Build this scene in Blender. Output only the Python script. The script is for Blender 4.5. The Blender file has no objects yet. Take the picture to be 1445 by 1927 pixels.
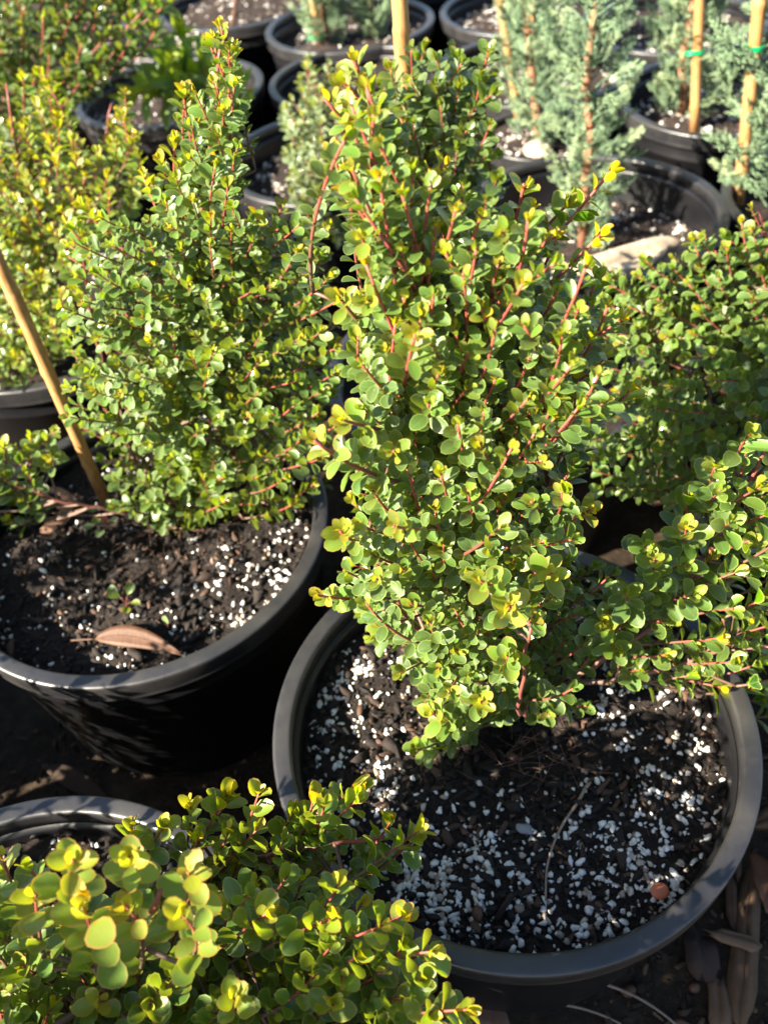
import bpy, bmesh, math, random, time
import numpy as np
from mathutils import Vector, Matrix

R = math.radians
SC = bpy.context.scene
COL = SC.collection
random.seed(11)
RNG = np.random.default_rng(11)
RIM = 0.31                      # height of the pot rims above the ground (m)

# ------------------------------------------------------------------ camera
CAM_POS = np.array([0.0, 0.0, RIM + 0.8055])
PITCH, ROLL, FPX = R(45.72), R(-6.83), 1617.8
_f = np.array([0, math.cos(PITCH), -math.sin(PITCH)])
_u0 = np.array([0, math.sin(PITCH), math.cos(PITCH)])
_r0 = np.array([1.0, 0, 0])
CAM_R = math.cos(ROLL) * _r0 + math.sin(ROLL) * _u0
CAM_U = -math.sin(ROLL) * _r0 + math.cos(ROLL) * _u0
CAM_F = _f
cam_d = bpy.data.cameras.new('camera')
cam = bpy.data.objects.new('camera', cam_d)
COL.objects.link(cam)
m = Matrix.Identity(4)
for i in range(3):
    m[i][0], m[i][1], m[i][2], m[i][3] = CAM_R[i], CAM_U[i], -CAM_F[i], CAM_POS[i]
cam.matrix_world = m
cam_d.sensor_fit = 'VERTICAL'
cam_d.sensor_height = 36.0
cam_d.sensor_width = 36.0
cam_d.lens = 36.0 * FPX / 1927
cam_d.clip_start = 0.02
cam_d.clip_end = 300
cam_d.dof.use_dof = True
cam_d.dof.focus_distance = 0.69
cam_d.dof.aperture_fstop = 5.6
SC.camera = cam

# ------------------------------------------------------------------ sun, sky, exposure
TO_SUN = Vector((-0.75, -0.39, 0.56)).normalized()
SUN_EL = math.asin(TO_SUN.z)
world = bpy.data.worlds.new('World')
SC.world = world
world.use_nodes = True
wn = world.node_tree
for n in list(wn.nodes):
    wn.nodes.remove(n)
sky = wn.nodes.new('ShaderNodeTexSky')
sky.sky_type = 'NISHITA'
sky.sun_disc = False
sky.sun_elevation = SUN_EL
sky.sun_rotation = math.atan2(TO_SUN.x, TO_SUN.y)
sky.air_density = 1.0
sky.dust_density = 1.0
bg = wn.nodes.new('ShaderNodeBackground')
bg.inputs['Strength'].default_value = 0.053
wo = wn.nodes.new('ShaderNodeOutputWorld')
wn.links.new(sky.outputs[0], bg.inputs[0])
wn.links.new(bg.outputs[0], wo.inputs[0])
sun_d = bpy.data.lights.new('sun', 'SUN')
sun_d.energy = 5.0
sun_d.angle = R(0.53)
sun_d.color = (1.0, 0.90, 0.74)
sun = bpy.data.objects.new('sun', sun_d)
sun.rotation_euler = TO_SUN.to_track_quat('Z', 'Y').to_euler()
COL.objects.link(sun)
SC.view_settings.view_transform = 'Standard'
SC.view_settings.look = 'None'
SC.view_settings.gamma = 1.0
SC.view_settings.use_curve_mapping = False
SC.view_settings.exposure = 2.6
SC.render.engine = 'CYCLES'
SC.cycles.max_bounces = 8
SC.cycles.transparent_max_bounces = 8


# ------------------------------------------------------------------ helpers
def tag(o, label=None, cat=None, group=None, kind=None):
    if label: o['label'] = label
    if cat: o['category'] = cat
    if group: o['group'] = group
    if kind: o['kind'] = kind
    return o


def link(name, me, parent=None, mat=None, loc=None):
    o = bpy.data.objects.new(name, me)
    COL.objects.link(o)
    if parent is not None: o.parent = parent
    o.color = (0, 0, 0, 1)
    if mat is not None and not me.materials: me.materials.append(mat)
    if loc is not None: o.location = loc
    return o


def empty(name, loc):
    o = bpy.data.objects.new(name, None)
    o.empty_display_size = 0.02
    o.location = loc
    COL.objects.link(o)
    return o


def np_mesh(name, V, loops, starts, smooth=True):
    """V (n,3); loops flat vertex indices; starts = first loop of every face"""
    me = bpy.data.meshes.new(name)
    V = np.ascontiguousarray(V, dtype=np.float32)
    loops = np.ascontiguousarray(loops, dtype=np.int32)
    starts = np.ascontiguousarray(starts, dtype=np.int32)
    me.vertices.add(len(V)); me.vertices.foreach_set('co', V.ravel())
    me.loops.add(len(loops)); me.loops.foreach_set('vertex_index', loops)
    me.polygons.add(len(starts)); me.polygons.foreach_set('loop_start', starts)
    me.update(calc_edges=True)
    if smooth:
        me.polygons.foreach_set('use_smooth', np.ones(len(starts), dtype=bool))
    me.validate()
    return me


def faces_mesh(name, V, F, smooth=True):
    loops = [i for f in F for i in f]
    st, k = [], 0
    for f in F:
        st.append(k); k += len(f)
    return np_mesh(name, V, loops, st, smooth)


def attr(me, name, data):
    a = me.attributes.new(name, 'FLOAT_COLOR', 'POINT')
    d = np.ones((len(me.vertices), 4), dtype=np.float32)
    d[:, :data.shape[1]] = data
    a.data.foreach_set('color', d.ravel())


class Mesher:
    """collects tubes / rings / copies of small templates and links them as one mesh"""
    def __init__(self):
        self.V, self.F, self.D, self.n = [], [], [], 0

    def add(self, V, F, d=(0, 0, 0)):
        V = np.asarray(V, float)
        self.V.append(V)
        self.F += [tuple(i + self.n for i in f) for f in F]
        dd = np.zeros((len(V), 3))
        dd[:] = d
        self.D.append(dd)
        self.n += len(V)

    def tube(self, pts, rad, sides=5, d=None, cap=True):
        pts = np.asarray(pts, float)
        k = len(pts)
        T = np.gradient(pts, axis=0)
        T /= np.linalg.norm(T, axis=1)[:, None] + 1e-12
        ref = np.array([0.3, 0.2, 0.93]) if abs(T[:, 2]).mean() < 0.8 else np.array([1.0, 0.1, 0])
        A = np.cross(T, ref); A /= np.linalg.norm(A, axis=1)[:, None] + 1e-12
        B = np.cross(T, A)
        ang = np.arange(sides) * 2 * math.pi / sides
        rad = np.broadcast_to(np.asarray(rad, float), (k,))
        V = (pts[:, None] + rad[:, None, None] * (np.cos(ang)[None, :, None] * A[:, None] + np.sin(ang)[None, :, None] * B[:, None])).reshape(-1, 3)
        F = []
        for i in range(k - 1):
            for j in range(sides):
                a, b = i * sides + j, i * sides + (j + 1) % sides
                F.append((a, b, b + sides, a + sides))
        if cap:
            F.append(tuple(range(sides))[::-1])
            F.append(tuple((k - 1) * sides + j for j in range(sides)))
        dd = np.zeros((k * sides, 3))
        if d is not None:
            dd[:] = np.repeat(np.asarray(d, float).reshape(-1, 3) if np.ndim(d) > 1 else np.tile(d, (k, 1)), sides, axis=0)
        self.V.append(V)
        self.F += [tuple(i + self.n for i in f) for f in F]
        self.D.append(dd)
        self.n += len(V)

    def mesh(self, name, smooth=True):
        me = faces_mesh(name, np.concatenate(self.V), self.F, smooth)
        attr(me, 'leafdata', np.concatenate(self.D))
        return me

    def build(self, name, mat, parent=None, smooth=True, origin=None):
        if origin is not None:
            self.V = [v - np.asarray(origin) for v in self.V]
        return link(name, self.mesh(name, smooth), parent, mat)


def norm(v):
    return v / (np.linalg.norm(v) + 1e-12)


def bez(a, b, c, n):
    t = np.linspace(0, 1, n)[:, None]
    return (1 - t) ** 2 * a + 2 * t * (1 - t) * b + t * t * c


def wpt(x, y, z):
    return np.array([x, y, z + RIM])


# ------------------------------------------------------------------ materials
class NT:
    def __init__(self, name):
        self.m = bpy.data.materials.new(name)
        self.m.use_nodes = True
        self.t = self.m.node_tree
        for n in list(self.t.nodes): self.t.nodes.remove(n)
        self.out = self.t.nodes.new('ShaderNodeOutputMaterial')

    def n(self, typ, **kw):
        nd = self.t.nodes.new(typ)
        for k, v in kw.items():
            if k.startswith('i_'):
                nd.inputs[k[2:].replace('_', ' ')].default_value = v
            else:
                setattr(nd, k, v)
        return nd

    def l(self, a, b):
        self.t.links.new(a, b)

    def val(self, sock, v):
        if isinstance(v, (int, float, tuple)): sock.default_value = v
        else: self.l(v, sock)

    def math(self, op, a, b=0.0, clamp=False):
        nd = self.n('ShaderNodeMath', operation=op, use_clamp=clamp)
        self.val(nd.inputs[0], a); self.val(nd.inputs[1], b)
        return nd.outputs[0]

    def ramp(self, fac, stops, interp='LINEAR'):
        nd = self.n('ShaderNodeValToRGB')
        nd.color_ramp.interpolation = interp
        e = nd.color_ramp.elements
        while len(e) < len(stops): e.new(0.5)
        for el, (p, c) in zip(e, stops):
            el.position = p
            el.color = (*c, 1) if len(c) == 3 else c
        self.l(fac, nd.inputs[0])
        return nd.outputs[0]

    def mix(self, fac, a, b, blend='MIX'):
        nd = self.n('ShaderNodeMix', data_type='RGBA', blend_type=blend)
        self.val(nd.inputs[0], fac)
        for s, v in ((nd.inputs[6], a), (nd.inputs[7], b)):
            if isinstance(v, tuple): s.default_value = (*v, 1) if len(v) == 3 else v
            else: self.l(v, s)
        return nd.outputs[2]

    def noise(self, scale, detail=3, rough=0.6, vec=None, col=False):
        nd = self.n('ShaderNodeTexNoise')
        nd.inputs['Scale'].default_value = scale
        nd.inputs['Detail'].default_value = detail
        nd.inputs['Roughness'].default_value = rough
        if vec is not None: self.l(vec, nd.inputs['Vector'])
        return nd.outputs[1 if col else 0]

    def pos(self):
        return self.n('ShaderNodeNewGeometry').outputs['Position']

    def objc(self):
        return self.n('ShaderNodeTexCoord').outputs['Object']

    def bump(self, h, strength=0.3, dist=0.002):
        nd = self.n('ShaderNodeBump')
        nd.inputs['Strength'].default_value = strength
        nd.inputs['Distance'].default_value = dist
        self.l(h, nd.inputs['Height'])
        return nd.outputs[0]

    def principled(self, col, rough=0.6, spec=0.5, normal=None, coat=0.0):
        p = self.n('ShaderNodeBsdfPrincipled')
        for s, v in ((p.inputs['Base Color'], col), (p.inputs['Roughness'], rough), (p.inputs['Specular IOR Level'], spec)):
            if isinstance(v, tuple): s.default_value = (*v, 1)
            elif isinstance(v, (int, float)): s.default_value = v
            else: self.l(v, s)
        p.inputs['Coat Weight'].default_value = coat
        if normal is not None: self.l(normal, p.inputs['Normal'])
        return p

    def done(self, sh):
        self.l(sh.outputs[0] if hasattr(sh, 'outputs') else sh, self.out.inputs[0])
        return self.m

    def data(self):
        """leafdata attribute (joined meshes) plus the object colour (single pieces): age, random, extra"""
        a = self.n('ShaderNodeAttribute', attribute_name='leafdata')
        o = self.n('ShaderNodeObjectInfo')
        ad = self.n('ShaderNodeVectorMath', operation='ADD')
        self.l(a.outputs['Vector'], ad.inputs[0]); self.l(o.outputs['Color'], ad.inputs[1])
        s = self.n('ShaderNodeSeparateXYZ'); self.l(ad.outputs[0], s.inputs[0])
        return s.outputs


def leaf_material(name, ages, rim_old, rim_new, back, trans=0.30, rough=0.22, spots=1.0, dust=(0.30, 0.36, 0.30)):
    t = NT(name)
    age, rnd, _x = t.data()
    sh = t.n('ShaderNodeAttribute', attribute_name='leafshape')
    sp = t.n('ShaderNodeSeparateXYZ'); t.l(sh.outputs['Vector'], sp.inputs[0])
    rim, cross, along = sp.outputs
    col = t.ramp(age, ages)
    # each leaf a little lighter / darker / bluer
    hsv = t.n('ShaderNodeHueSaturation')
    t.l(t.math('ADD', 0.475, t.math('MULTIPLY', rnd, 0.05)), hsv.inputs['Hue'])
    t.l(t.math('ADD', 0.70, t.math('MULTIPLY', rnd, 0.66)), hsv.inputs['Value'])
    t.l(t.math('SUBTRACT', 1.30, t.math('MULTIPLY', rnd, 0.22)), hsv.inputs['Saturation'])
    t.l(col, hsv.inputs['Color'])
    col = hsv.outputs[0]
    p = t.pos()
    mott = t.noise(160, 3, 0.6, p)
    col = t.mix(t.math('MULTIPLY', mott, 0.12), col, (0.10, 0.15, 0.02))
    # midrib
    vein = t.math('LESS_THAN', cross, 0.07)
    col = t.mix(t.math('MULTIPLY', vein, 0.25), col, (0.22, 0.28, 0.06))
    # pale dried-water specks on older leaves
    vor = t.n('ShaderNodeTexVoronoi'); vor.inputs['Scale'].default_value = 620
    t.l(p, vor.inputs['Vector'])
    patch = t.noise(70, 2, 0.5, p)
    spot = t.math('LESS_THAN', vor.outputs['Distance'], t.math('MULTIPLY', t.math('SUBTRACT', patch, 0.40), 1.25))
    old = t.math('SUBTRACT', 1.0, t.math('MULTIPLY', age, 2.6), True)
    film = t.math('MULTIPLY', t.math('SUBTRACT', t.noise(95, 4, 0.65, p), 0.42, True), 1.6, True)
    fac = t.math('MULTIPLY', t.math('ADD', t.math('MULTIPLY', spot, 0.55), t.math('MULTIPLY', film, 0.12)), t.math('MULTIPLY', old, spots), True)
    col = t.mix(fac, col, dust)
    # coloured margin
    rimc = t.ramp(age, [(0.0, rim_old), (0.30, rim_old), (0.62, rim_new)])
    ri = t.n('ShaderNodeMapRange', interpolation_type='SMOOTHSTEP')
    t.l(rim, ri.inputs[0]); ri.inputs[1].default_value = 0.2; ri.inputs[2].default_value = 0.75
    col = t.mix(t.math("MULTIPLY", ri.outputs[0], 0.85), col, rimc)
    bf = t.n('ShaderNodeNewGeometry').outputs['Backfacing']
    colb = t.mix(0.55, col, back)
    colf = t.mix(bf, col, colb)
    rg = t.math('ADD', t.math('ADD', rough, t.math('MULTIPLY', mott, 0.14)), t.math('MULTIPLY', bf, 0.2))
    bp = t.bump(t.math('ADD', t.noise(420, 2, 0.5, p), t.math('MULTIPLY', vein, -0.4)), 0.18, 0.0006)
    pr = t.principled(colf, rg, 0.5, bp, coat=0.28)
    pr.inputs['Coat Roughness'].default_value = 0.10
    tr = t.n('ShaderNodeBsdfTranslucent')
    tc = t.mix(1.0, t.mix(0.45, col, (0.42, 0.52, 0.03)), (1.25, 1.25, 0.9), 'MULTIPLY')
    t.l(tc, tr.inputs[0])
    mx = t.n('ShaderNodeMixShader')
    t.l(t.math('ADD', trans, t.math('MULTIPLY', age, 0.12)), mx.inputs[0])
    t.l(pr.outputs[0], mx.inputs[1]); t.l(tr.outputs[0], mx.inputs[2])
    return t.done(mx)


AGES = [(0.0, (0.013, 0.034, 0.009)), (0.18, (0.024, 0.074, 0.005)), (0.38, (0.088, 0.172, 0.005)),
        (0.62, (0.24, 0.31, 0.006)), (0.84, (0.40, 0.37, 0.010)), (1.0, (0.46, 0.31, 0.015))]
M_LEAF = leaf_material('myrtle_leaf', AGES, (0.30, 0.38, 0.08), (0.60, 0.20, 0.03), (0.09, 0.14, 0.035))
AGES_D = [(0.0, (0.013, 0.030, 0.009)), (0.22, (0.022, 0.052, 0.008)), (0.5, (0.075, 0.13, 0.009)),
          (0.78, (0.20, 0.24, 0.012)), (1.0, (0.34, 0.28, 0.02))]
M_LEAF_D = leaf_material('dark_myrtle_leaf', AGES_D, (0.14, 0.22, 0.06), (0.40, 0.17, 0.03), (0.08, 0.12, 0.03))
AGES_G = [(0.0, (0.045, 0.085, 0.05)), (0.3, (0.09, 0.14, 0.06)), (0.6, (0.21, 0.25, 0.07)), (1.0, (0.40, 0.37, 0.09))]
M_LEAF_G = leaf_material('grey_green_leaf', AGES_G, (0.30, 0.35, 0.18), (0.5, 0.35, 0.12), (0.16, 0.2, 0.10), 0.3, 0.4)
AGES_B = [(0.0, (0.018, 0.05, 0.016)), (0.4, (0.05, 0.13, 0.02)), (0.75, (0.26, 0.34, 0.015)), (1.0, (0.42, 0.44, 0.02))]
M_LEAF_B = leaf_material('glossy_broad_leaf', AGES_B, (0.05, 0.1, 0.03), (0.3, 0.34, 0.05), (0.12, 0.2, 0.06), 0.36, 0.22, 0.3)


def twig_material():
    t = NT('twig_bark')
    age, rnd, _ = t.data()
    col = t.ramp(age, [(0.0, (0.12, 0.075, 0.05)), (0.3, (0.16, 0.05, 0.035)), (0.65, (0.30, 0.045, 0.04)), (1.0, (0.36, 0.09, 0.05))])
    n = t.noise(300, 4, 0.6, t.pos())
    col = t.mix(t.math('MULTIPLY', n, 0.5), col, (0.08, 0.045, 0.035))
    return t.done(t.principled(col, 0.5, 0.4, t.bump(n, 0.4, 0.001)))


M_TWIG = twig_material()


def plastic_material(name, base, dusty, amount, spec):
    t = NT(name)
    p = t.pos()
    n = t.noise(14, 5, 0.65, p)
    f = t.noise(260, 3, 0.6, p)
    sc = t.math('GREATER_THAN', t.noise(90, 6, 0.75, p), 0.68)
    dust = t.math('MULTIPLY', t.math('SUBTRACT', n, 0.40, True), amount, True)
    col = t.mix(dust, base, dusty)
    col = t.mix(t.math('MULTIPLY', sc, 0.30), col, (0.09, 0.085, 0.078))
    rg = t.math('ADD', 0.28, t.math('MULTIPLY', n, 0.26))
    return t.done(t.principled(col, rg, spec, t.bump(t.math('ADD', f, t.math('MULTIPLY', n, 2.0)), 0.10, 0.0008)))


M_POT = plastic_material('black_plastic', (0.004, 0.004, 0.005), (0.011, 0.010, 0.0095), 0.6, 0.38)
M_RIM = plastic_material('scuffed_black_plastic', (0.011, 0.011, 0.013), (0.046, 0.042, 0.037), 1.5, 0.75)


def soil_material(name, a, b, c):
    t = NT(name)
    p = t.pos()
    n1 = t.noise(55, 6, 0.7, p)
    n2 = t.noise(330, 4, 0.7, p)
    col = t.ramp(n1, [(0.3, a), (0.52, b), (0.72, c)])
    col = t.mix(t.math('MULTIPLY', t.math('GREATER_THAN', n2, 0.62), 0.6), col, (0.055, 0.036, 0.026))
    return t.done(t.principled(col, 0.9, 0.25, t.bump(t.math('ADD', n1, n2), 0.9, 0.004)))


M_SOIL = soil_material('potting_mix', (0.006, 0.005, 0.005), (0.014, 0.010, 0.008), (0.034, 0.023, 0.017))
M_SOIL_DRY_LIT = soil_material('dry_sunlit_potting_mix', (0.010, 0.007, 0.006), (0.026, 0.018, 0.015), (0.058, 0.041, 0.033))  # lighter mix for back pots: dryness and sunlight both put into the colour
M_GROUND = soil_material('bare_earth', (0.009, 0.007, 0.004), (0.025, 0.016, 0.009), (0.058, 0.038, 0.020))


def chunk_material(name, stops, rough=0.85, grain=120, spec=0.3, bump=0.6):
    t = NT(name)
    a, rnd, _ = t.data()
    col = t.ramp(rnd, stops)
    n = t.noise(grain, 5, 0.7, t.pos())
    col = t.mix(t.math('MULTIPLY', n, 0.7), col, t.mix(1.0, col, (0.42, 0.40, 0.38), 'MULTIPLY'))
    return t.done(t.principled(col, rough, spec, t.bump(n, bump, 0.002)))


M_PERLITE = chunk_material('perlite', [(0.0, (0.78, 0.78, 0.76)), (0.5, (0.70, 0.69, 0.65)), (0.78, (0.50, 0.44, 0.37)), (1.0, (0.22, 0.15, 0.11))], 0.9, 500, 0.3, 0.4)
M_BARK = chunk_material('bark_chip', [(0.0, (0.010, 0.008, 0.007)), (0.5, (0.022, 0.015, 0.012)), (0.8, (0.06, 0.035, 0.024)), (1.0, (0.12, 0.065, 0.042))], 0.8, 160)
M_WOOD = chunk_material('weathered_wood', [(0.0, (0.036, 0.021, 0.013)), (0.5, (0.085, 0.050, 0.028)), (1.0, (0.16, 0.10, 0.058))], 0.85, 90)


def fibre_material(name, c1, c2, scale=(40, 40, 6), rough=0.6):
    t = NT(name)
    mp = t.n('ShaderNodeMapping'); mp.inputs['Scale'].default_value = scale
    t.l(t.objc(), mp.inputs[0])
    n = t.noise(8, 6, 0.65, mp.outputs[0])
    col = t.ramp(n, [(0.3, c1), (0.7, c2)])
    st = t.math('MULTIPLY', t.math('SUBTRACT', t.noise(26, 4, 0.7, t.pos()), 0.50, True), 2.4, True)
    col = t.mix(st, col, t.mix(1.0, col, (0.45, 0.38, 0.32), 'MULTIPLY'))
    return t.done(t.principled(col, rough, 0.35, t.bump(n, 0.3, 0.001)))


M_CANE = fibre_material('bamboo_cane', (0.24, 0.11, 0.035), (0.44, 0.25, 0.095))
M_TRUNK = fibre_material('peeling_conifer_bark', (0.13, 0.05, 0.03), (0.42, 0.19, 0.10), (90, 90, 14), 0.85)
M_TIE = NT('green_tie'); M_TIE = M_TIE.done(M_TIE.principled((0.0, 0.30, 0.10), 0.35, 0.5))
M_DRYLEAF = fibre_material('dry_leaf', (0.055, 0.023, 0.011), (0.105, 0.050, 0.025), (30, 9, 30), 0.6)
M_STRAW = fibre_material('dry_twig', (0.16, 0.11, 0.08), (0.30, 0.23, 0.18), (60, 60, 60), 0.8)
M_RUST = NT('orange_disc'); M_RUST = M_RUST.done(M_RUST.principled((0.42, 0.12, 0.055), 0.45, 0.4))
M_ROCK = fibre_material('pale_rock', (0.26, 0.20, 0.14), (0.48, 0.40, 0.30), (7, 7, 7), 0.9)


def conifer_material():
    t = NT('blue_green_conifer')
    a, rnd, _ = t.data()
    col = t.ramp(rnd, [(0.0, (0.14, 0.22, 0.12)), (0.5, (0.24, 0.34, 0.185)), (1.0, (0.40, 0.48, 0.25))])
    n = t.noise(260, 3, 0.6, t.pos())
    col = t.mix(t.math('MULTIPLY', n, 0.35), col, (0.14, 0.23, 0.16))
    pr = t.principled(col, 0.6, 0.3)
    tr = t.n('ShaderNodeBsdfTranslucent'); t.l(t.mix(0.4, col, (0.25, 0.33, 0.1)), tr.inputs[0])
    mx = t.n('ShaderNodeMixShader'); mx.inputs[0].default_value = 0.22
    t.l(pr.outputs[0], mx.inputs[1]); t.l(tr.outputs[0], mx.inputs[2])
    return t.done(mx)


M_CONIFER = conifer_material()

# ------------------------------------------------------------------ ground
def ground():
    rr = np.concatenate([np.linspace(0, 3.6, 110), [5, 8, 15, 30, 60]])
    na = 180
    V, F = [], []
    cx, cy = 0.15, 1.2
    for i, r in enumerate(rr):
        for j in range(na):
            a = 2 * math.pi * j / na
            V.append((cx + r * math.cos(a), cy + r * math.sin(a), 0))
    V = np.array(V)
    h = np.zeros(len(V))
    for k in range(14):
        fx, fy, ph = RNG.normal(0, 14, 2).tolist() + [RNG.uniform(0, 6.28)]
        h += np.sin(V[:, 0] * fx + V[:, 1] * fy + ph) * 0.0016
    far = np.hypot(V[:, 0] - cx, V[:, 1] - cy)
    V[:, 2] = h * np.clip((4 - far), 0, 1) + RNG.normal(0, 0.0018, len(V)) * (far < 3.6)
    for i in range(len(rr) - 1):
        for j in range(na):
            a, b = i * na + j, i * na + (j + 1) % na
            F.append((a, a + na, b + na, b))
    o = link('ground', faces_mesh('ground', V, F), None, M_GROUND)
    tag(o, kind='structure')
    return o


ground()


# ------------------------------------------------------------------ little chunks (perlite, bark)
def ico():
    bm = bmesh.new()
    bmesh.ops.create_icosphere(bm, subdivisions=1, radius=1)
    V = np.array([v.co[:] for v in bm.verts])
    F = [tuple(v.index for v in f.verts) for f in bm.faces]
    bm.free()
    return V, F


ICO_V, ICO_F = ico()
GR_V = []
for k in range(6):
    v = ICO_V * RNG.uniform(0.55, 1.25, (len(ICO_V), 1)) * np.array([1.15, 0.9, 0.75]) * RNG.uniform(0.8, 1.2, 3)
    GR_V.append(v)
GR_ME = []
for k, v in enumerate(GR_V):
    me = faces_mesh('perlite_granule', v, ICO_F, smooth=False)
    attr(me, 'leafdata', np.zeros((len(v), 3)))
    me.materials.append(M_PERLITE)
    GR_ME.append(me)


def chip_geo():
    n = random.choice([5, 6, 7])
    ang = np.sort(RNG.uniform(0, 6.28, n))
    base = np.c_[np.cos(ang) * RNG.uniform(0.7, 1.1, n), np.sin(ang) * RNG.uniform(0.25, 0.5, n), np.zeros(n)]
    top = base * [0.86, 0.82, 0] + np.c_[np.zeros((n, 2)), RNG.uniform(0.12, 0.30, n)]
    bot = base - [0, 0, 0.14]
    V = np.concatenate([bot, base, top])
    F = [tuple(range(n))[::-1], tuple(2 * n + i for i in range(n))]
    for l in (0, 1):
        for i in range(n):
            F.append((l * n + i, l * n + (i + 1) % n, (l + 1) * n + (i + 1) % n, (l + 1) * n + i))
    return V, F


CHIPS = [chip_geo() for _ in range(7)]
CHIP_ME = []
for v, f in CHIPS:
    me = faces_mesh('bark_chip', v, f, smooth=False)
    attr(me, 'leafdata', np.zeros((len(v), 3)))
    me.materials.append(M_BARK)
    CHIP_ME.append(me)


def rot_any(tilt=3.14):
    return Matrix.Rotation(random.uniform(0, 6.28), 3, 'Z') @ Matrix.Rotation(random.uniform(-tilt, tilt), 3, 'X') @ Matrix.Rotation(random.uniform(-tilt, tilt), 3, 'Y')


# ------------------------------------------------------------------ pots
def ring_mesh(name, prof, seg=128, close=False):
    """lathe of a profile [(r, z)]"""
    ang = np.arange(seg) * 2 * math.pi / seg
    V = np.array([(r * math.cos(a), r * math.sin(a), z) for r, z in prof for a in ang])
    F = []
    k = len(prof)
    for i in range(k if close else k - 1):
        for j in range(seg):
            a, b = i * seg + j, i * seg + (j + 1) % seg
            c, d = ((i + 1) % k) * seg + (j + 1) % seg, ((i + 1) % k) * seg + j
            F.append((a, b, c, d))
    return V, F


POT_CACHE = {}


def pot_meshes(s, h):
    key = (s, h)
    if key in POT_CACHE: return POT_CACHE[key]
    # rolled rim with a flat top and a shallow lip
    rim = [(0.2310, -0.022), (0.2300, -0.004), (0.2302, -0.0030), (0.2312, -0.0008), (0.2328, 0.0), (0.2345, 0.0003), (0.2460, 0.0003), (0.2478, 0.0), (0.2492, -0.0008),
           (0.2501, -0.0025), (0.2502, -0.0045), (0.2500, -0.008), (0.2482, -0.0245), (0.2478, -0.0262), (0.2486, -0.0285), (0.2482, -0.0305), (0.2455, -0.0315), (0.2395, -0.0308), (0.236, -0.022)]
    wall = [(0.2306, -0.0225), (0.2262, -0.0245), (0.2258, -0.030), (0.2236, -0.052), (0.2100, -0.20), (0.0, -0.20)]
    outer = [(0.2392, -0.0235), (0.2388, -0.034), (0.2370, -0.058), (0.2378, -0.060), (0.2374, -0.064), (0.2352, -0.066),
             (0.2080, -h + 0.03), (0.2050, -h + 0.012), (0.2010, -h), (0.0, -h)]
    sc = lambda pr: [(r * s, z) for r, z in pr]
    V, F = ring_mesh('rim', sc(rim)[::-1], close=True)
    me_r = faces_mesh('rim', V, F)
    V1, F1 = ring_mesh('w', sc(wall)[::-1])
    V2, F2 = ring_mesh('w', sc(outer))
    V2f = [tuple(i + len(V1) for i in f[::-1]) for f in F2]
    me_w = faces_mesh('wall', np.concatenate([V1, V2]), F1[:] + V2f)
    me_r.materials.append(M_RIM); me_w.materials.append(M_POT)
    POT_CACHE[key] = (me_r, me_w)
    return POT_CACHE[key]


def soil_surface(r, detail, seed):
    rng = np.random.default_rng(seed)
    nr, na = (70, 200) if detail else (16, 64)
    rr = np.linspace(0, r, nr)
    ang = np.arange(na) * 2 * math.pi / na
    X = rr[:, None] * np.cos(ang); Y = rr[:, None] * np.sin(ang)
    Z = np.zeros_like(X)
    for k in range(26):
        f = rng.normal(0, 1, 2) * rng.choice([18, 45, 110])
        Z += np.sin(X * f[0] + Y * f[1] + rng.uniform(0, 6.28)) * 0.10 / (np.hypot(*f) + 15)
    Z += rng.normal(0, 0.0011 if detail else 0.0015, X.shape)
    Z[0] = Z[0].mean()
    V = np.c_[X.ravel(), Y.ravel(), Z.ravel()]
    F = []
    for i in range(nr - 1):
        for j in range(na):
            a, b = i * na + j, i * na + (j + 1) % na
            F.append((a, b, b + na, a + na))

    def height(x, y):
        q, t = np.hypot(x, y), np.arctan2(y, x) % (2 * math.pi)
        return Z[min(nr - 1, int(round(q / r * (nr - 1)))), int(round(t / (2 * math.pi) * na)) % na]
    return V, F, height


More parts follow.
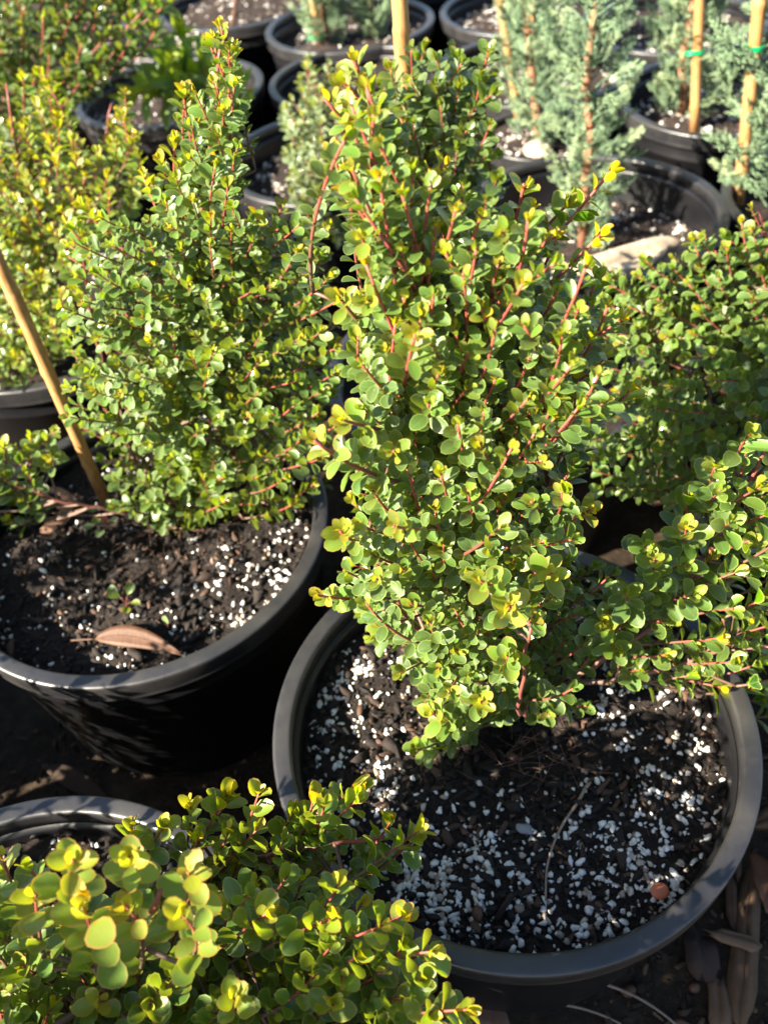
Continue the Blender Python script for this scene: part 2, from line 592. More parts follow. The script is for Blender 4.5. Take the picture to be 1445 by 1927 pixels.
def make_pot(x, y, label, size=0.25, dz=0.0, soil_depth=0.045, detail=0, seed=1, density=None, chips=0, n_single=0, n_stuff=0, crumbs=0, dry=False):
    s = size / 0.25
    root = empty('plant_pot', (x, y, RIM + dz))
    tag(root, label, 'pot', 'black plastic nursery pots standing in rows')
    me_r, me_w = pot_meshes(round(s, 3), round(RIM + dz - 0.003, 3))
    a = link('rim', me_r, root); b = link('wall', me_w, root)
    rs = (0.2295 - soil_depth * 0.092) * s
    V, F, height = soil_surface(rs, detail, seed)
    so = link('potting_soil', faces_mesh('potting_soil', V, F), root, M_SOIL_DRY_LIT if dry else M_SOIL, (0, 0, -soil_depth))
    rng = np.random.default_rng(seed + 50)

    def place(margin=0.004):
        for _ in range(400):
            q = (rs - margin) * math.sqrt(rng.uniform()); t = rng.uniform(0, 6.283)
            px, py = q * math.cos(t), q * math.sin(t)
            if density is None or rng.uniform() < density(px / rs, py / rs): return px, py
        return px, py
    cl = []            # clusters of granules
    if n_single or n_stuff:
        sizes = np.sort(0.0013 + rng.gamma(2.2, 0.00090, n_single + n_stuff))[::-1]
        if dry: sizes = sizes * 1.1
        sizes = np.clip(sizes, 0.001, 0.0056)
        stuff = Mesher()
        spots = []
        for i, z in enumerate(sizes):
            if spots and rng.uniform() < 0.45:
                c = spots[rng.integers(len(spots))]
                px, py = c[0] + rng.normal(0, 0.008), c[1] + rng.normal(0, 0.008)
                if math.hypot(px, py) > rs - 0.004: px, py = place()
            else:
                px, py = place()
            spots.append((px, py))
            hz = height(px, py) + z * 0.12
            rnd = float(rng.uniform() ** (0.7 if dry else 1.3))
            if i < n_single:
                o = bpy.data.objects.new('perlite_granule', GR_ME[i % 6]); COL.objects.link(o)
                o.parent = so
                o.matrix_basis = Matrix.Translation((px, py, hz)) @ (rot_any().to_4x4() @ Matrix.Diagonal((z, z * rng.uniform(0.7, 1.05), z * rng.uniform(0.6, 0.95), 1)))
                o.color = (0, rnd, 0, 1)
            else:
                M = np.array(rot_any()) * z
                stuff.add(GR_V[i % 6] @ M.T + [px, py, hz], ICO_F, (0, rnd, 0))
        if n_stuff:
            tag(stuff.build('perlite', M_PERLITE, so, smooth=False), kind='stuff')
    for i in range(chips):
        q = rs * 0.93 * math.sqrt(rng.uniform()); t = rng.uniform(0, 6.283)
        px, py = q * math.cos(t), q * math.sin(t)
        o = bpy.data.objects.new('bark_chip', CHIP_ME[i % 7]); COL.objects.link(o)
        o.parent = so
        z = rng.uniform(0.005, 0.0135)
        o.matrix_basis = Matrix.Translation((px, py, height(px, py) + 0.001)) @ (rot_any(0.3).to_4x4() @ Matrix.Diagonal((z, z * rng.uniform(0.7, 1.2), z * 0.7, 1)))
        o.color = (0, float(rng.uniform()), 0, 1)
    if crumbs:
        st = Mesher()
        for i in range(crumbs):
            q = rs * math.sqrt(rng.uniform()); t = rng.uniform(0, 6.283)
            px, py = q * math.cos(t), q * math.sin(t)
            z = 0.0008 + rng.gamma(2, 0.0011)
            v, f = (GR_V[i % 6], ICO_F) if i % 5 == 0 else CHIPS[i % 7]
            sc = z * 0.7 if i % 5 == 0 else z * 1.9
            st.add(v @ (np.array(rot_any(3.14 if i % 5 == 0 else 0.7)) * sc).T + [px, py, height(px, py) + z * 0.2], f, (0, float(rng.uniform() ** 2.0), 0))
        tag(st.build('soil_crumbs', M_BARK, so, smooth=False), kind='stuff')
    return root, so, height


def dens_main(u, v):
    r = math.hypot(u, v)
    d = 0.08 + 0.40 * max(0, r - 0.35) / 0.65
    if v < -0.2: d += 0.8 * min(1, (-0.2 - v) / 0.45)
    if u > 0.45: d += 0.25
    if u < -0.55: d += 0.3
    if abs(u) < 0.35 and abs(v - 0.05) < 0.3: d *= 0.3
    return min(1, d)


def dens_left(u, v):
    r = math.hypot(u, v)
    d = 0.08 + 0.25 * r
    if u > 0.2: d += 0.75 * (u - 0.2) * max(0, r - 0.3) * 2
    return min(1, d)


def dens_ring(u, v):
    return 0.35 + 0.6 * math.hypot(u, v) ** 2


P_MAIN = make_pot(0.1046, 0.4663, 'large black pot in front, white perlite over its soil and its whole front rim showing', detail=1, seed=3,
                  density=dens_main, chips=110, n_single=300, n_stuff=1700, crumbs=3800)
P_LEFT = make_pot(-0.3234, 0.8119, 'black pot at the left, a brown gum leaf and bamboo cane in its soil', detail=1, seed=5,
                  density=dens_left, chips=60, n_single=260, n_stuff=420, crumbs=3200)
P_NEAR = make_pot(-0.3745, 0.1877, 'black pot mostly hidden under the bright yellow-green shrub in the near corner', detail=1, seed=8,
                  density=dens_ring, chips=20, n_single=150, n_stuff=300, crumbs=1200)
P_MID = make_pot(0.185, 1.07, 'black pot tucked behind the tall front shrub, only its left edge showing', seed=9, chips=10, n_single=40, n_stuff=60)
P_RIGHT = make_pot(0.675, 0.885, 'black pot in deep shade under the wide shrub at the right edge', seed=10, chips=10, n_single=30, n_stuff=40)
P_FARLEFT = make_pot(-0.56, 1.40, 'black pot behind the bamboo cane at the left edge, thin bright rim line', seed=12, chips=8, n_single=30, n_stuff=40)
P_EMPTY = make_pot(-0.0148, 1.9132, 'black pot with a pale worn rim beside the slender grey-green shrub', seed=13, detail=0, density=dens_ring, chips=14, n_single=90, n_stuff=440, crumbs=500, soil_depth=0.075, dry=True)
P_ROCK = make_pot(0.4588, 1.5149, 'black pot with a long pale rock across its soil and a conifer inside', seed=14, density=dens_ring, chips=16, n_single=110, n_stuff=520, crumbs=600, soil_depth=0.085, dry=True)
P_PATCH = make_pot(0.8939, 1.9822, 'black pot with sunlit patches on its outer wall and a caned conifer inside', seed=15, density=dens_ring, chips=30, n_single=110, n_stuff=640, crumbs=500, soil_depth=0.06, dry=True)
P_EDGE = make_pot(0.95, 1.45, 'black pot at the right edge behind the nearest conifer', seed=16, chips=8, n_single=40, n_stuff=60)
P_SMALL = make_pot(0.44, 1.885, 'small black pot between the two middle conifers with a tan leaf on its soil', size=0.135, seed=17, density=None, chips=8, n_single=60, n_stuff=300, soil_depth=0.03, dry=True)
P_BACK = make_pot(0.50, 2.28, 'black pot behind the small pot, its grey front lip catching the sun', seed=18, chips=14, n_single=60, n_stuff=440, soil_depth=0.05, dry=True)
P_SEVEN = make_pot(0.07, 2.362, 'black pot directly behind the pale-rimmed pot, just its left rim showing', size=0.235, seed=19, chips=5, n_single=20, n_stuff=60)
P_EIGHT = make_pot(0.07, 2.80, 'black pot at the top with two feathery conifers and green ties', seed=20, chips=5, n_single=30, n_stuff=280, dry=True)
P_NINE = make_pot(0.585, 2.76, 'black pot at the top behind the second conifer with a curved pale rim edge', seed=21, chips=5, n_single=20, n_stuff=280, dry=True)
P_TWELVE = make_pot(0.93, 2.49, 'black pot at the top behind the right-hand caned conifer with brown soil', seed=22, chips=20, n_single=40, n_stuff=360, soil_depth=0.04, dry=True)
P_BROAD = make_pot(-0.43, 2.425, 'black pot under the drooping yellow-green broad leaves at the upper left', seed=23, density=dens_ring, chips=10, n_single=60, n_stuff=400, dry=True)
P_TINY = make_pot(-0.47, 2.80, 'small black pot with pale grit, at the top left behind the broad leaves', size=0.145, seed=24, chips=4, n_single=60, n_stuff=360, soil_depth=0.02, dry=True)
P_TOP = make_pot(-0.28, 3.13, 'black pot at the very top, just left of the feathery conifers', seed=25, chips=6, n_single=30, n_stuff=280, dry=True)
P_CORNER = make_pot(-0.95, 2.0, 'black pot in the top left corner hidden under the dark leafy shrub', seed=26)
P_FAR_A = make_pot(1.38, 2.2, 'black pot at the top right corner behind the conifers', seed=27, chips=10, n_single=10, n_stuff=240, dry=True)
P_FAR_B = make_pot(0.30, 3.24, 'black pot in the farthest row behind the feathery conifers', seed=28, n_stuff=40)
P_FAR_C = make_pot(1.08, 3.0, 'black pot in the farthest row at the right, behind the conifers', seed=29, n_stuff=40)
P_FAR_D = make_pot(-0.85, 2.95, 'black pot in the farthest row at the top left, behind dark leaves', seed=30, n_stuff=40)


# ------------------------------------------------------------------ leaves
def leaf_template(vs, ws, fold, curl, inner=0.80):
    """outline ring, inner ring, midline; local x across (half width 1 at ws=1), y along 0..1, z up"""
    L = [(-w, v) for v, w in zip(vs, ws)]
    Rr = [(w, v) for v, w in zip(vs, ws)][::-1]
    ring = [(0.0, 0.0)] + L + [(0.0, 1.0)] + Rr
    n = len(ring)
    c = np.array([0.0, 0.56])
    ring = np.array(ring)
    inn = c + (ring - c) * inner
    mid = np.array([(0.0, c[1] + (v - c[1]) * inner) for v in vs])
    P2 = np.concatenate([ring, inn, mid])
    z = fold * np.abs(P2[:, 0]) ** 1.5 - curl * (P2[:, 1] - 0.15) ** 2 + 0.02
    V = np.c_[P2, z]
    F = []
    for i in range(n):
        j = (i + 1) % n
        F.append((i, n + i, n + j, j))
    k = len(vs)
    li = [n + 1 + i for i in range(k)]
    ri = [n + n - 1 - i for i in range(k)]
    mi = [2 * n + i for i in range(k)]
    b, t = n, n + k + 1
    F.append((b, mi[0], li[0])); F.append((b, ri[0], mi[0]))
    for i in range(k - 1):
        F.append((li[i], mi[i], mi[i + 1], li[i + 1]))
        F.append((mi[i], ri[i], ri[i + 1], mi[i + 1]))
    F.append((li[-1], mi[-1], t)); F.append((mi[-1], ri[-1], t))
    F = [f[::-1] for f in F]
    # faces wound so that +z is the upper side
    S = np.zeros((len(V), 3))
    S[:n, 0] = 1.0
    S[:, 1] = np.abs(P2[:, 0]); S[:, 2] = P2[:, 1]
    return V, F, S, ring


VS = [0.10, 0.27, 0.53, 0.79, 0.945]
OBOV = [[0.34, 0.76, 1.00, 0.84, 0.46], [0.30, 0.72, 1.00, 0.90, 0.52], [0.36, 0.80, 1.00, 0.80, 0.42], [0.26, 0.68, 0.98, 0.93, 0.56]]
TEMPL = [leaf_template(VS, OBOV[0], 0.10, 0.16), leaf_template(VS, OBOV[1], 0.17, 0.05), leaf_template(VS, OBOV[2], 0.05, 0.28), leaf_template(VS, OBOV[3], 0.22, 0.12)]
LANCE = [0.16, 0.72, 1.0, 0.62, 0.18]
TEMPL_B = [leaf_template(VS, LANCE, 0.16, 0.35), leaf_template(VS, LANCE, 0.08, 0.15), leaf_template(VS, [0.2, 0.8, 1.0, 0.7, 0.25], 0.2, 0.5), leaf_template(VS, LANCE, 0.12, -0.15)]


def flat_faces(F):
    loops = np.array([i for f in F for i in f]); st, k = [], 0
    for f in F: st.append(k); k += len(f)
    return loops, np.array(st)


def leaf_single_meshes(templ, mat, name='leaf'):
    out = []
    for V, F, S, _ in templ:
        me = faces_mesh(name, V, F)
        attr(me, 'leafdata', np.zeros((len(V), 3))); attr(me, 'leafshape', S)
        me.materials.append(mat)
        out.append(me)
    return out


SINGLE = {}


class Plant:
    def __init__(self, base, label, cat='shrub', group=None, name='shrub', mat=None, templ=None, rng_seed=1, single=300):
        self.root = empty(name, base)
        tag(self.root, label, cat, group)
        self.base = np.array(base)
        self.mat = mat or M_LEAF
        self.templ = templ or TEMPL
        self.rec = []          # pos(3) dir(3) nrm(3) L W age rnd var
        self.stems = []
        self.tw = Mesher()
        self.rng = np.random.default_rng(rng_seed)
        self.single = single

    def stem(self, pts, r0, r1, name='stem', age=0.0):
        pts = np.asarray(pts, float)
        # smooth polyline
        t = np.linspace(0, len(pts) - 1, (len(pts) - 1) * 7 + 1)
        P = np.stack([np.interp(t, np.arange(len(pts)), pts[:, k]) for k in range(3)], 1)
        for _ in range(3): P[1:-1] = (P[:-2] + P[1:-1] * 2 + P[2:]) / 4
        P[1:-1] += self.rng.normal(0, 0.0012, P[1:-1].shape)
        rad = np.linspace(r0, r1, len(P))
        ms = Mesher()
        ages = np.linspace(age, min(1, age + 0.45), len(P))
        ms.tube(P, rad, 7, np.c_[ages, np.zeros((len(P), 2))])
        ms.build(name, M_TWIG, self.root, origin=self.base)
        self.stems.append(P)

    def leaf(self, pos, d, n, L, ratio, age, rnd=None):
        self.rec.append((*pos, *d, *n, L, L * ratio * 0.5, age, self.rng.uniform() if rnd is None else rnd, self.rng.integers(4)))

    def shoot(self, P, D, S, c1, L, ds, vig=0.9, tau=3.2, ratio=0.64, open_=1.0, up=0.1, r=0.0011, tipn=2, lift=None):
        rng = self.rng
        ln = np.linalg.norm(P - S)
        path = bez(S, c1, P, 14)
        seg = np.linalg.norm(np.diff(path, axis=0), axis=1)
        cum = np.concatenate([[0], np.cumsum(seg)]); tot = cum[-1]
        ages = np.clip(np.linspace(-0.1, 0.95, 14), 0, 1) * 0.95
        self.tw.tube(path, np.linspace(r * 1.35, r * 0.7, 14), 5, np.c_[ages, np.zeros((14, 2))])
        s, k = 0.001, 0
        phi = rng.uniform(0, 6.28)
        while s < tot * 0.97:
            q = tot - s
            i = min(len(seg) - 1, int(np.searchsorted(cum, q)) - 1); i = max(i, 0)
            f = (q - cum[i]) / (seg[i] + 1e-9)
            pos = path[i] * (1 - f) + path[i + 1] * f
            T = norm(path[i + 1] - path[i])
            A = norm(np.cross(T, [0.31, 0.22, 0.9])); B = np.cross(T, A)
            age = min(1.0, vig * math.exp(-k / tau)) 
            size = L * (0.52 + 0.48 * min(1, k / 2.5)) * rng.uniform(0.70, 1.18) * (0.88 if k > 7 else 1)
            th = R(16 + 42 * min(1, k / 3.5) * open_ + rng.normal(0, 9))
            for sgn in (0, math.pi):
                if rng.uniform() < 0.05 + 0.012 * k: continue
                a = phi + sgn + rng.normal(0, 0.2)
                Rd = math.cos(a) * A + math.sin(a) * B
                d = norm(math.cos(th) * T + math.sin(th) * Rd + rng.normal(0, 0.10, 3))
                n = T + up * np.array([0, 0, 1.0]) + rng.normal(0, 0.24, 3)
                if lift is not None: n = n + lift
                n = norm(n - d * (n @ d))
                self.leaf(pos + Rd * r, d, n, size, ratio * rng.uniform(0.9, 1.1), float(np.clip(age + rng.normal(0, 0.05), 0, 1)))
            phi += math.pi / 2 + rng.normal(0, 0.12)
            s += ds * (0.35 + 0.65 * min(1, k / 2.0)) * rng.uniform(0.85, 1.15)
            k += 1

    def join(self, S):
        best, bd = None, 1e9
        for P in self.stems:
            d = np.linalg.norm(P - S, axis=1) + np.maximum(0, P[:, 2] - S[2] + 0.01) * 1.2
            i = int(np.argmin(d))
            if d[i] < bd: bd, best = d[i], P[i]
        return best

    def shoots(self, tips, ab, at_, lr, L, ds=0.0105, k_out=0.8, rmax=0.11, lean=(0, 0, 0), vig=(0.35, 1.0), jitter=0.22, **kw):
        ab, at_ = np.array(ab, float), np.array(at_, float)
        rng = self.rng
        for P in tips:
            P = np.array(P, float)
            k = np.clip((P[2] - ab[2]) / (at_[2] - ab[2] + 1e-9), 0, 1)
            ax = ab + (at_ - ab) * k
            h = P - ax; h[2] = 0
            rr = np.linalg.norm(h)
            o = h / (rr + 1e-6)
            D = norm(np.array([0, 0, 1.0]) + o * k_out * min(1.3, rr / rmax) + np.array(lean) + rng.normal(0, jitter, 3))
            ls = rng.uniform(*lr)
            Lz = L if np.isscalar(L) else L[0] + (L[1] - L[0]) * k
            src = ax - np.array([0, 0, 1]) * min(0.10, max(0.0, (P[2] - ab[2])) * 0.5)
            back = norm(P - src)
            S = P - ls * norm(D * 0.62 + back * 0.38)
            S[2] = max(S[2], ab[2] + 0.004) if P[2] > ab[2] + 0.01 else S[2]
            c1 = P - D * ls * 0.5
            self.shoot(P, D, S, c1, Lz, ds if np.isscalar(L) else ds * Lz / L[0] * 1.05, vig=rng.uniform(*vig), **kw)
            J = self.join(S)
            if J is not None and np.linalg.norm(J - S) > 0.004:
                mid = (J + S) / 2 + np.array([0, 0, -0.12 * np.linalg.norm(J - S)])
                pth = bez(J, mid, S, 8)
                a = np.linspace(0.0, 0.1, 8)
                self.tw.tube(pth, np.linspace(0.0021, 0.0014, 8), 5, np.c_[a, np.zeros((8, 2))])


PLANTS = []


def grow(base, label, **kw):
    p = Plant(base, label, **kw)
    PLANTS.append(p)
    return p


def T(key):
    return [np.array([float(v) / 1000 for v in s.split(',')]) + [0, 0, RIM] for s in TIPS[key].split()]


TIPS = {
's1':'124,489,533 20,431,192 123,445,446 43,484,523 29,463,458 68,426,423 32,480,576 56,415,166 97,462,410 74,469,541 105,470,555 69,433,203 96,428,293 -5,436,433 41,421,406 -3,479,481 50,489,573 123,442,492 92,454,340 100,453,524 146,444,324 -16,424,235 81,442,499 30,434,291 5,485,591 54,424,443 134,451,501 80,406,361 -35,418,320 47,418,255 123,441,425 22,470,496 145,430,465 111,425,401 47,418,201 -3,445,484 72,439,89 11,399,295 42,443,494 -3,418,176 17,429,106 60,426,380 9,519,614 11,428,423 -18,447,396 2,449,334 46,458,520 -6,431,386 127,477,500 -11,404,322 56,478,536 29,480,540 20,483,586 22,497,599 138,454,531 41,429,324 -15,439,312 99,443,499 28,462,408 17,485,566 120,424,281 75,420,321 149,467,468 109,409,247 85,455,455 86,444,224 107,432,355 66,453,478 90,471,548 113,412,333 57,408,313 77,481,493 143,457,367 64,482,561 45,445,468 136,433,439 25,482,509 -18,419,365 19,453,349 105,452,468 7,472,537 64,457,532 12,462,439 5,465,516 38,496,551 65,452,451 -6,453,443 85,393,221 59,469,489 37,433,457 162,477,485 61,452,321 89,421,420 111,488,523 41,501,580 37,430,362 16,430,330 90,484,520 129,435,472 127,426,367 5,505,602 34,409,106 136,415,328 105,444,442 54,461,389 80,488,552 6,477,553 72,431,445 81,450,376 14,477,470 38,461,503 -21,397,304 37,404,158 31,424,166 102,448,367 53,493,546 25,396,274 21,504,612 4,479,578 120,458,531 96,476,495 100,408,285 124,415,260 95,442,191 107,435,417 21,448,381 9,429,301 151,429,445 62,535,522 1,536,393 162,563,431 19,545,261 86,520,367 -24,530,242 113,501,86 83,505,43 52,544,346 33,559,526 77,545,136 47,514,82 -4,511,46 3,501,119 16,555,489 99,547,247 21,546,571 83,492,3 129,563,401 193,555,383 2,559,329 -5,514,221 21,544,591 147,535,419 28,531,206 43,504,-6 117,509,321 97,551,399 -40,540,128 163,509,193 46,543,311 58,544,553 161,516,333 56,542,391 149,550,469 103,546,496 41,565,490 116,512,361 87,558,427 82,550,487 145,518,224 60,554,426 104,549,449 11,556,291 79,517,338 110,518,165 139,561,355 155,543,273 42,507,275 168,508,262 90,566,505 185,552,332 23,533,464 -1,535,444 172,539,468 120,547,187 -18,526,291 168,547,376 13,509,181 53,534,114 76,535,231 21,563,415 63,547,466 134,561,440 73,542,272 123,530,498 181,545,428 -22,536,325 133,520,104 10,567,518 118,563,506 3,543,565 29,565,368 -28,512,103 -38,546,180 147,517,148 97,537,88 20,557,545 152,543,340 129,541,232 82,539,382 84,518,209 145,551,498 39,544,478 4,530,483 105,523,386 78,552,534 28,506,47 7,552,217 45,544,149 39,546,562 20,553,608 114,633,229 23,638,443 77,603,170 134,594,13 9,624,172 125,602,126 20,634,390 106,645,381 167,624,298 36,603,225 57,646,343 157,610,357 170,588,215 58,578,77 -3,612,350 130,616,293 -9,570,23 210,632,323 5,603,524 -39,582,52 68,610,275 83,619,504 191,599,404 58,640,412 107,581,87 175,611,262 23,608,583 62,640,466 79,615,86 -13,604,257 134,643,358 184,643,418 195,602,142 15,617,542 12,599,102 44,610,526 151,609,158 152,599,424 33,617,327 146,620,462 100,622,459 -32,612,203 161,597,64 108,623,341 -24,601,153 16,600,296 117,618,179 68,610,318 -46,592,110 123,634,423 210,622,277 144,598,248 128,553,-12 31,616,490 43,583,169 91,588,1 34,572,18 82,631,196 0,617,428 119,616,486 90,632,425 197,606,80',
's1m':'13,555,628 8,550,601 33,555,577 -5,545,577 5,555,615 -6,550,607 20,550,612 -3,530,564 29,560,584 66,550,559 119,550,538 169,530,506 194,600,516 136,600,495 166,600,497 -39,420,447 -21,430,454 5,390,391 -31,400,382 -59,430,280 77,470,498 126,450,433 -12,500,499 181,500,456 196,500,393 158,450,319 58,370,350 81,370,316 118,400,309 89,400,205 20,410,121 65,400,145 2,420,39 101,500,519 31,430,511 28,470,512 129,460,473',
's1r':'294,481,67 403,454,109 360,458,128 370,511,305 258,473,211 381,456,159 316,491,278 404,452,53 348,472,155 221,479,129 321,489,212 226,468,229 385,464,75 300,453,118 309,463,149 384,487,216 239,486,159 291,480,251 330,483,254 370,479,261 371,479,27 312,478,184 294,467,38 339,482,188 266,459,182 385,469,183 259,477,121 202,455,117 420,482,-50 339,496,286 344,474,86 257,465,82 343,507,308 282,493,278 368,481,193 202,461,194 254,480,250 365,470,-8 327,465,8 452,473,-60 291,490,193 305,510,304 191,467,144 375,501,270 318,449,81 347,472,243 235,465,61 288,561,138 384,558,252 433,547,52 346,541,5 379,531,23 246,541,19 447,527,17 378,558,84 388,556,210 424,541,116 296,546,-5 316,559,47 321,550,204 335,561,131 368,515,-41 327,515,-49 416,542,200 352,538,205 326,538,263 237,559,76 425,533,-39 291,531,-56 276,553,97 339,539,85 496,529,-91 400,564,120 298,500,333 276,500,298 222,480,231 272,520,248',
's2':'-72,837,382 -164,776,53 -24,796,345 -57,806,237 -212,773,109 -108,752,209 -87,803,339 -176,812,410 -108,795,111 -33,821,357 -208,817,284 -221,795,359 -279,788,355 -191,770,70 -113,827,439 -138,791,46 -327,802,191 -116,780,260 -196,771,183 -275,816,404 -135,895,506 -160,804,199 -152,808,227 -56,819,365 -189,810,363 -147,755,177 -256,824,288 -299,775,253 -91,787,268 -114,888,515 -287,819,367 -107,872,493 -153,802,301 -126,817,345 -82,788,64 -231,749,168 -254,758,183 -156,856,415 -101,829,376 -190,785,220 -315,813,303 -53,801,314 -157,768,290 -174,827,379 -52,785,209 -251,822,348 -64,762,128 -141,806,391 -198,807,337 -202,835,408 -248,774,236 -296,775,283 -240,818,395 -160,837,351 -43,780,159 -141,867,484 -222,789,270 -276,754,204 -281,800,303 -202,821,387 -273,802,265 -96,915,531 -60,765,194 -67,795,276 -261,806,320 -120,876,467 -85,775,201 -95,836,349 -129,811,299 -73,747,182 -172,772,257 -174,774,199 -137,789,121 -219,791,241 -154,783,343 -148,852,460 -42,782,290 -191,772,145 -340,811,235 -184,779,102 -120,762,235 -110,744,121 -223,783,332 -25,805,393 -89,810,305 -271,770,249 -245,830,419 -334,764,231 -119,824,393 -186,786,274 -33,793,226 -191,824,303 -22,790,318 -233,837,361 -142,780,189 -176,828,429 -114,917,539 -114,806,273 -124,848,450 -100,800,227 -55,834,329 -240,798,180 -164,843,445 -140,751,119 -113,816,420 -241,782,101 -77,787,224 -99,851,465 -92,845,391 -259,801,377 -49,819,393 -243,772,266 -137,827,407 -109,783,39 -302,788,353 -171,797,355 -222,816,415 -112,809,329 -180,801,292 -135,785,283 -262,789,192 -94,888,509 -219,800,205 -293,787,207 -30,781,266 -230,804,289 -126,831,365 -138,941,371 -253,897,134 -111,926,469 -186,854,-30 -275,929,363 -332,875,206 -196,866,40 -79,862,154 -136,866,50 -114,921,169 -226,920,191 -317,927,243 -351,911,108 -321,902,307 -149,902,361 -230,921,314 -132,885,217 -95,884,21 -72,930,272 -70,889,175 -121,909,354 -169,911,222 -226,939,355 -158,872,123 -117,940,282 -274,895,27 -184,906,335 -33,923,300 -147,922,275 -262,925,326 -218,892,260 -136,894,258 -288,871,187 -179,872,177 -118,869,-27 -116,886,82 -301,892,211 -309,898,362 -265,889,259 -140,937,429 -73,904,69 -181,894,266 -286,912,282 -76,916,202 -151,863,5 -193,898,308 -239,872,15 -116,930,413 -253,907,77 -155,907,323 -232,879,-43 -41,908,189 -172,922,424 -40,899,355 -187,931,387 -372,889,156 -43,916,251 -316,882,103 -346,880,237 -102,877,249 -107,943,510 -112,952,535 -281,871,88 -59,885,43 -203,874,142 -254,919,281 -143,937,481 -144,885,162 -201,890,81 -247,872,206 -244,890,231 -341,892,278 -81,912,335 -164,951,438 -77,914,242 -145,939,399 -39,893,138 -188,936,353 -297,928,325 -170,876,68 -75,881,-22 -114,876,135 -148,849,-40 -183,884,207 -282,869,144 -232,870,66 -217,875,178 -100,889,278 -286,952,38 -304,965,136 -136,940,4 -73,963,123 -276,983,99 -132,919,-89 -36,994,210 -255,989,232 -206,946,37 -111,989,488 -115,953,107 -235,977,156 -325,983,57 -238,1030,291 -310,983,246 -84,977,281 -314,1024,269 -181,921,-106 -188,943,-14 -268,936,-24 -165,985,76 -105,971,155 -163,989,219 -58,961,-3 -141,1022,377 -390,984,139 -150,1019,414 -155,1020,448 -231,911,-60 -36,1002,123 -137,988,309 -181,985,394 -360,998,251 -178,1009,305 -222,972,92 -202,1027,230 -220,1020,189 -108,1001,452 -132,993,259 -332,1013,158 -159,981,179 -117,989,201 -30,979,300 -185,992,126 -145,993,344 -381,969,30 -113,961,49 -358,977,114 -305,1022,326 -50,975,61 -113,936,-46 -181,982,355 -65,996,307 -358,1018,191 -412,944,90 -351,996,300 -271,994,171 -101,996,317 -332,943,1 -275,1012,259 -75,974,199 -270,1009,314 -118,976,522 -50,1026,234 -392,996,180',
's2m':'-101,930,549 -93,930,528 -151,930,484 -171,930,449 -138,930,422 -208,930,407 -292,930,390 -314,930,371 -215,930,414 -193,930,429 -151,930,497 -145,930,462 -104,930,357 -73,930,363 -44,930,353 -23,930,328 -34,930,295 -32,930,207 -36,930,125 -69,930,-22 -178,930,-114 -127,930,-99',
's2l':'-511,835,80 -420,843,149 -472,845,44 -448,845,93 -479,844,98 -498,836,121 -545,841,104 -547,869,1 -584,858,31 -528,834,151 -452,833,146 -406,831,121 -499,833,154 -387,837,157 -509,855,4 -483,910,76 -599,923,-21 -428,893,104 -588,918,61 -477,921,21 -539,924,-4 -527,904,66 -576,923,-60 -645,916,-41',
's2b':'-245,879,73 -294,787,68 -299,820,-4 -225,854,65 -262,850,30 -313,869,5 -288,786,53 -353,858,86 -241,819,-1 -339,874,58 -241,884,82 -348,834,14 -302,834,60 -303,817,77 -258,811,60 -244,892,61 -226,861,50 -353,872,13 -283,865,48 -204,852,81 -231,828,59 -310,850,0 -266,821,15 -251,825,2 -251,820,70 -317,897,18 -343,838,22 -285,867,66 -256,848,74 -216,842,59 -314,880,14 -296,861,31 -345,844,61 -347,813,41',
's1d':'204,542,138 223,517,117 162,491,172 177,485,142 211,511,164 161,510,46 161,499,123 220,518,57 206,521,130 164,489,100 189,546,124 182,483,94 216,529,74 195,533,106',
's1b':'30,485,81 118,485,88 122,478,15 13,509,43 131,490,46 26,430,45 181,452,27 93,446,84 120,487,62 33,432,14 138,438,43 88,505,0 190,489,59 155,529,43 54,449,42 30,493,56 156,430,99 131,455,48 94,549,6 66,541,57 90,459,23 34,452,8 95,457,30 95,503,48 173,529,18 118,523,45 84,537,46 68,487,73 127,477,76 142,466,26',
